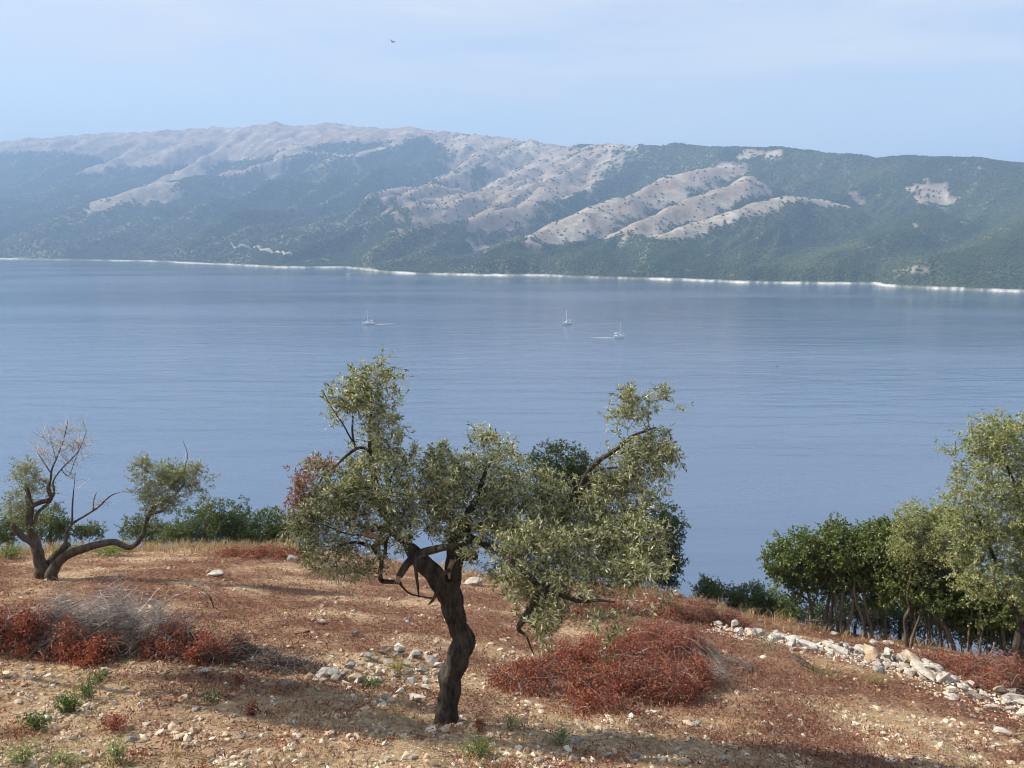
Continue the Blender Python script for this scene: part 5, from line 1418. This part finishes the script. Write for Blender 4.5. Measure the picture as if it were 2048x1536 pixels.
for i, (nm, lab, cat, px, py, w, h, mk, n, ll, lw) in enumerate([
 ('weed', 'bushy green weed at the left edge near the bottom', 'weed', 75, 1462, 60, 34, 'weed', 260, .05, .02),
 ('weed', 'leafy green weed above and right of the bushy weed', 'weed', 140, 1425, 64, 40, 'weed', 320, .05, .02),
 ('weed', 'upright green weed with narrow leaves, topmost of the three weeds', 'weed', 180, 1400, 50, 40, 'weed', 240, .055, .014),
 ('weed', 'dark little green weed near the shadow edge at left', 'weed', 200, 1365, 44, 20, 'weed', 150, .045, .018),
 ('weed', 'bright green feathery weed at the bottom edge right of the trunk', 'weed', 950, 1516, 84, 36, 'bright', 620, .05, .009),
 ('weed', 'pale yellow green weed in the bottom left corner', 'weed', 45, 1528, 70, 46, 'paleweed', 330, .035, .02),
 ('weed', 'pale weed with furry stems rising at the bottom left', 'weed', 232, 1530, 56, 56, 'paleweed', 330, .035, .02),
 ('weed', 'pale low weed between the two taller pale weeds', 'weed', 130, 1534, 80, 26, 'paleweed', 330, .035, .02),
 ('weed', 'pale grey green weed at the edge of the olive shadow', 'weed', 1120, 1490, 50, 36, 'paleweed', 260, .035, .018),
 ('weed', 'small pale weed right of the trunk foot', 'weed', 1022, 1462, 44, 34, 'paleweed', 200, .035, .018),
 ('weed', 'green weed under the hollow stone of the rock heap', 'weed', 742, 1378, 44, 24, 'weed', 220, .04, .02),
 ('weed', 'pale upright weed at the lower edge of the brush heap', 'weed', 456, 1305, 20, 30, 'paleweed', 140, .03, .014),
 ('weed', 'grey green weed in the shaded strip left of the trunk', 'weed', 425, 1405, 60, 26, 'oliveg', 220, .04, .016),
 ('bush', 'yellow green spiny bush growing on the rock heap', 'bush', 795, 1348, 52, 34, 'yellow', 620, .03, .009),
 ('bush', 'yellow dry bush among stones below the red heap on the bank', 'bush', 1205, 1335, 44, 26, 'yellow', 300, .03, .012),
 ('bush', 'silvery grey bush beside the upper end of the tumbled wall', 'bush', 1535, 1300, 84, 40, 'oliveg', 520, .04, .01),
 ('bush', 'ochre low bush in front of the tumbled wall', 'bush', 1650, 1352, 90, 24, 'yellow', 420, .035, .01),
 ('bush', 'smaller ochre low bush right of the first one before the wall', 'bush', 1745, 1368, 70, 20, 'yellow', 330, .035, .01),
 ('bush', 'bright green low shrub at the left end of the crest', 'bush', 25, 1118, 60, 34, 'bright', 700, .06, .03),
 ('bush', 'bright green low shrub under the bent stem of the split olive', 'bush', 215, 1112, 90, 24, 'bright', 800, .06, .03),
 ('bush', 'bright green low shrub behind the foot of the split olive', 'bush', 125, 1112, 66, 24, 'bright', 600, .06, .03),
 ('bush', 'red withered sprig beside the trunk foot', 'bush', 958, 1462, 34, 26, 'red', 160, .04, .018),
 ('bush', 'red withered sprig on the grass below the brush heap', 'bush', 480, 1372, 34, 30, 'red', 170, .04, .018),
 ('bush', 'red withered sprig in the lit gravel below the shaded strip', 'bush', 505, 1432, 36, 30, 'red', 170, .04, .018),
 ('bush', 'larger red withered sprig between green weeds and gravel', 'bush', 230, 1462, 60, 30, 'red', 300, .04, .018),
 ('bush', 'olive green sucker shoots at the foot of the bank near the hanging bough', 'bush', 1095, 1330, 46, 26, 'shrub', 200, .04, .016),
 ]):
    plant(nm, lab, cat, px, py, w, h, mk, 200 + i, n, ll, lw, 7 + int(w / 8), 'small weeds on the slope' if nm == 'weed' else 'small bushes on the slope')

# ------------------------------------------------------------------ boats
def loft(secs):
    """secs: list of rings (same count) -> verts, quads"""
    k = len(secs[0]); V = np.array(secs).reshape(-1, 3)
    Q = [[i * k + j, i * k + j + 1, (i + 1) * k + j + 1, (i + 1) * k + j] for i in range(len(secs) - 1) for j in range(k - 1)]
    return V, np.array(Q)
def yacht(label, px, py, heading, Lb=13, mast=11, sail=True, group='sailing yachts on the strait', wake=True):
    c = seahit(px, py)
    root = thing('sailboat', label, 'sailboat', tuple(c), group)
    root.rotation_euler.z = heading; root.scale = (1.1, 1.2, 1.45)
    def pt(nm, V, Q, mt, sm=True, par=root):
        return obj(nm, mesh(nm, V, Q, mt, None, sm), par)
    secs = []
    for t_ in np.linspace(0, 1, 13):
        xx = -Lb / 2 + Lb * t_
        hb = 1.75 * (math.sin(math.pi * min(1, .32 + .68 * (1 - t_) ** .9 if t_ > .35 else .32 + .3 * t_ / .35 + .0)) ** .8 if t_ < .98 else .04)
        hb = 1.8 * max(.03, (1 - max(0, (t_ - .45) / .55) ** 2.0) * (.78 + .22 * min(1, t_ / .35)))
        fb = 1.7 + .5 * t_ ** 2
        ov = .55 * t_ ** 4
        secs.append([(xx + ov, hb, fb), (xx + ov * .6, hb * .95, fb * .45), (xx, hb * .72, -.25), (xx, 0, -.55), (xx, -hb * .72, -.25), (xx + ov * .6, -hb * .95, fb * .45), (xx + ov, -hb, fb)])
    V, Q = loft(secs)
    n = len(V); V = np.vstack([V]); cap = [[0, 1, 2, 3], [0, 3, 4, 5], [0, 5, 6, 6]]
    pt('hull', V, np.vstack([Q, [[0, 1, 2, 3]], [[0, 3, 4, 5]]]), M['gelcoat'])
    dk = [[(s[0][0], s[0][1], s[0][2] - .02), (s[0][0], 0, s[0][2] + .06), (s[6][0], s[6][1], s[6][2] - .02)] for s in secs]
    V, Q = loft(dk); pt('deck', V, Q, M['gelcoat'])
    cs = [[(x_, w_, 1.7), (x_, w_ * .9, h_ + .9), (x_, 0, h_ + 1.0), (x_, -w_ * .9, h_ + .9), (x_, -w_, 1.7)] for x_, w_, h_ in ((-1.8, .1, 1.25), (-1.75, 1.15, 1.85), (.6, 1.05, 1.85), (2.2, .8, 1.62), (2.9, .3, 1.3))]
    V, Q = loft(cs); cab = pt('cabin', V, Q, M['gelcoat'], False)
    for sd in (1, -1):
        V, Q = loft([[(-1.4, sd * 1.15, 2.05), (-1.4, sd * 1.1, 2.5)], [(1.6, sd * 1.02, 2.05), (1.6, sd * .97, 2.4)]])
        obj('window', mesh('window', V, Q, M['glassdark']), cab)
    V, Q = tubes([[(.9, 0, 1.3), (.9, 0, 1.3 + mast * .5), (.9, 0, 1.3 + mast)]], [[.24, .22, .17]], 8); pt('mast', V, Q, M['alu'])
    V, Q = tubes([[(.9, 0, 3.4), (-1.6, 0, 3.45), (-4.0, 0, 3.5)]], [[.10, .10, .08]], 6); bm_ = pt('boom', V, Q, M['alu'])
    if sail:
        V, Q = tubes([[(.7, 0, 3.65), (-1.6, 0, 3.7), (-3.8, 0, 3.68)]], [[.24, .22, .12]], 8); obj('furled_sail', mesh('furled_sail', V, Q, M['canvas'], None, True), bm_)
    V, Q = tubes([[(Lb / 2 + .3, 0, 1.6), (Lb / 4 + .5, 0, 1.4 + mast * .5), (.92, 0, 1.25 + mast)]], [[.09, .08, .03]], 5); pt('furled_jib', V, Q, M['canvas'])
    V, Q = tubes([[(-Lb / 2, 0, 1.3), (-Lb / 4, 0, 1.3 + mast * .5), (.88, 0, 1.3 + mast)]], [[.03, .03, .03]], 4); pt('backstay', V, Q, M['alu'])
    V, Q = loft([[(-4.6, 1.3, 3.4), (-4.6, 0, 3.65), (-4.6, -1.3, 3.4)], [(-2.2, 1.3, 3.5), (-2.2, 0, 3.75), (-2.2, -1.3, 3.5)]]); V2 = np.vstack([V, V - (0, 0, .08)]); Q2 = np.vstack([Q, (Q + len(V))[:, ::-1]])
    pt('bimini', V2, Q2, M['gelcoat'], False)
    if wake:
        V, Q = loft([[(-Lb / 2 - .2, .8, .03), (-Lb / 2 - .2, -.8, .03)], [(-Lb / 2 - 8, 1.6, .02), (-Lb / 2 - 8, -1.6, .02)], [(-Lb / 2 - 22, .4, .01), (-Lb / 2 - 22, -.4, .01)]])
        return root, V, Q
    return root, None, None
r_, V, Q = yacht('white sailboat heading left with a thin straight wake behind it', 737, 649, math.pi + .25)
w_ = obj('wake', mesh('wake', V, Q, M['gelcoat']), r_)
yacht('white sailboat seen nearly bow on in the middle of the strait', 1134, 649, math.pi + .75, 13, 11, True, wake=False)
r_, V, Q = yacht('low white sailboat nearest to the camera, heading right', 1238, 676, -.05, 9.5, 9.0, True)
w_ = obj('wake', mesh('wake', V, Q, M['gelcoat']), r_)
yacht('tiny distant white sailboat close to the far shore', 697, 550, math.pi + .2, 12, 11, True, wake=False)
def motorboat(label, px, py, heading, Lb, zoff=0):
    c = seahit(px, py)
    root = thing('motorboat', label, 'motorboat', tuple(c), 'motorboats'); root.rotation_euler.z = heading
    secs = []
    for t_ in np.linspace(0, 1, 9):
        xx = -Lb / 2 + Lb * t_; hb = Lb * .17 * max(.03, 1 - max(0, (t_ - .5) / .5) ** 2); fb = Lb * .13 * (1 + .35 * t_)
        secs.append([(xx, hb, fb), (xx, hb * .85, fb * .3), (xx, 0, -.2), (xx, -hb * .85, fb * .3), (xx, -hb, fb)])
    V, Q = loft(secs); obj('hull', mesh('hull', V, np.vstack([Q, [[0, 1, 2, 3]], [[0, 3, 4, 4]]])[:-1], M['gelcoat'], None, True), root)
    V, Q = loft([[(s[0][0], s[0][1], s[0][2] - .04), (s[4][0], s[4][1], s[4][2] - .04)] for s in secs]); obj('deck', mesh('deck', V, Q, M['gelcoat']), root)
    k = Lb / 6
    V, Q = loft([[(x_, w_ * k, .7 * k), (x_, w_ * .85 * k, h_ * k), (x_, -w_ * .85 * k, h_ * k), (x_, -w_ * k, .7 * k)] for x_, w_, h_ in ((-.9 * k, .75, 1.5), (.5 * k, .7, 1.5), (1.1 * k, .5, .95))]); cb = obj('cabin', mesh('cabin', V, Q, M['gelcoat']), root)
    V, Q = loft([[(.52 * k, .55 * k, 1.45 * k), (.52 * k, -.55 * k, 1.45 * k)], [(1.12 * k, .4 * k, .98 * k), (1.12 * k, -.4 * k, .98 * k)]]); obj('windscreen', mesh('windscreen', V + (.02, 0, .02), Q, M['glassdark']), cb)
    return root
motorboat('white motorboat moored off the slope, half hidden behind the dark oak crown', 1306, 1018, .1, 5.5)
motorboat('tiny white motorboat at the far left below the far shore', 17, 527, .2, 13)

# ------------------------------------------------------------------ birds
def bird(label, px, py, Y, span, heading, bank):
    c = at(px, py, Y)
    root = thing('bird', label, 'bird', tuple(c), 'small dark birds in flight'); root.rotation_euler = (bank, 0, heading)
    s = span
    V, Q = tubes([[(-.42 * s, 0, .0), (-.22 * s, 0, 0), (0, 0, .01 * s), (.16 * s, 0, .0), (.27 * s, 0, -.01 * s)]], [[.01 * s, .05 * s, .085 * s, .065 * s, .01 * s]], 8)
    obj('body', mesh('body', V, Q, M['feather'], None, True), root)
    for sd in (1, -1):
        V, Q = loft([[(.10 * s, sd * .05 * s, .03 * s), (-.10 * s, sd * .05 * s, .03 * s)], [(.10 * s, sd * .25 * s, .14 * s), (-.07 * s, sd * .25 * s, .14 * s)], [(-.02 * s, sd * .5 * s, .16 * s), (-.08 * s, sd * .5 * s, .16 * s)]])
        V = np.vstack([V, V - (0, 0, .012 * s)]); Q = np.vstack([Q, (Q + 6)[:, ::-1]])
        obj('wing', mesh('wing', V, Q, M['feather']), root)
    V, Q = loft([[(-.34 * s, .03 * s, 0), (-.34 * s, -.03 * s, 0)], [(-.6 * s, .09 * s, 0), (-.6 * s, -.09 * s, 0)]])
    V = np.vstack([V, V - (0, 0, .01 * s)]); Q = np.vstack([Q, (Q + 4)[:, ::-1]])
    obj('tail', mesh('tail', V, Q, M['feather']), root)
bird('dark bird gliding alone high in the sky above the mountains', 785, 84, 40, .30, 2.4, .3)
bird('dark bird over the water, upper left one of three at the right', 1555, 733, 62, .26, .5, .5)
bird('tiny dark bird just below another bird over the water', 1541, 752, 75, .22, .9, .4)
bird('tiny dark bird over the water, right one of three', 1679, 759, 75, .22, 2.0, .4)
bird('dark bird flying low over the water beside the tall right olive', 1897, 952, 46, .22, 2.6, .4)

# ------------------------------------------------------------------ hamlets and a track on the far slopes
def house(px, py, w, d_, h, rz, seed):
    c, ok = far_hit(px, py)
    root = thing('house', 'tiny white house of the hamlet high on the far mountainside', 'house', tuple(c), 'white houses of the mountain hamlet', rz)
    Vb = [(x_, y_, z_) for z_ in (-3, h) for x_, y_ in ((-w / 2, -d_ / 2), (w / 2, -d_ / 2), (w / 2, d_ / 2), (-w / 2, d_ / 2))]
    Qb = [[0, 1, 5, 4], [1, 2, 6, 5], [2, 3, 7, 6], [3, 0, 4, 7]]
    obj('wall', mesh('wall', Vb, Qb, M['plaster']), root)
    e = .4
    Vr = [(-w / 2 - e, -d_ / 2 - e, h), (w / 2 + e, -d_ / 2 - e, h), (w / 2 + e, d_ / 2 + e, h), (-w / 2 - e, d_ / 2 + e, h), (-w / 2 - e, 0, h + d_ * .28), (w / 2 + e, 0, h + d_ * .28)]
    Qr = [[0, 1, 5, 4], [2, 3, 4, 5], [0, 4, 3, 3], [1, 2, 5, 5]]
    mr = bpy.data.meshes.new('roof'); mr.from_pydata(Vr, [], [(0, 1, 5, 4), (2, 3, 4, 5), (0, 4, 3), (1, 2, 5), (3, 2, 1, 0)]); mr.materials.append(M['tile'])
    obj('roof', mr, root)
rng = np.random.default_rng(19)
for px, py in [(601,309),(612,307),(622,306),(632,308),(646,307),(654,309),(676,312),(684,313),(692,312),(700,314),(706,311),(716,313),(722,310),(668,310)]:
    house(px + rng.uniform(-2, 2), py + rng.uniform(-1, 2), rng.uniform(14, 24), rng.uniform(9, 13), rng.uniform(7, 11), rng.uniform(-.6, .6), 1)
tp = []
for px, py in [(462,488),(480,493),(500,497),(520,502),(545,506),(570,510),(585,513)]:
    c, ok = far_hit(px, py); tp.append(c)
tp = np.array(tp); fine = np.linspace(0, len(tp) - 1, 60)
tx = np.interp(fine, np.arange(len(tp)), tp[:, 0]); ty = np.interp(fine, np.arange(len(tp)), tp[:, 1])
tz = far_raw(tx, ty)[0]
V, Q = loft([[(tx[i], ty[i] - 8, tz[i] - 4), (tx[i], ty[i] - 6, tz[i] + 4.2), (tx[i], ty[i] + 6, tz[i] + 7.2), (tx[i], ty[i] + 9, tz[i] + 3)] for i in range(60)])
obj('track', mesh('track', V, Q, M['gravelroad']), kind='structure')

# out-of-view olive added at left, stretched to shade the slope below the heap
src = olive
nx_, ny_ = -9.0, 9.5
slim = (0.5, 0.34, 2.15)  # thinned and stretched so its shadow falls as a narrow strip
cp = src.copy(); COL.objects.link(cp)
cp.location = (nx_, ny_, g1(nx_, ny_) + .05); cp.rotation_euler = (0, 0, 2.2); cp.scale = slim
cp['label'] = 'unseen olive added left of the brush heap, stretched tall to shade the grass'
for ch in list(src.children):
    if ch.name.split('.')[0] in ('trunk', 'branch', 'twigs', 'crown'):
        d = ch.copy(); COL.objects.link(d); d.parent = cp
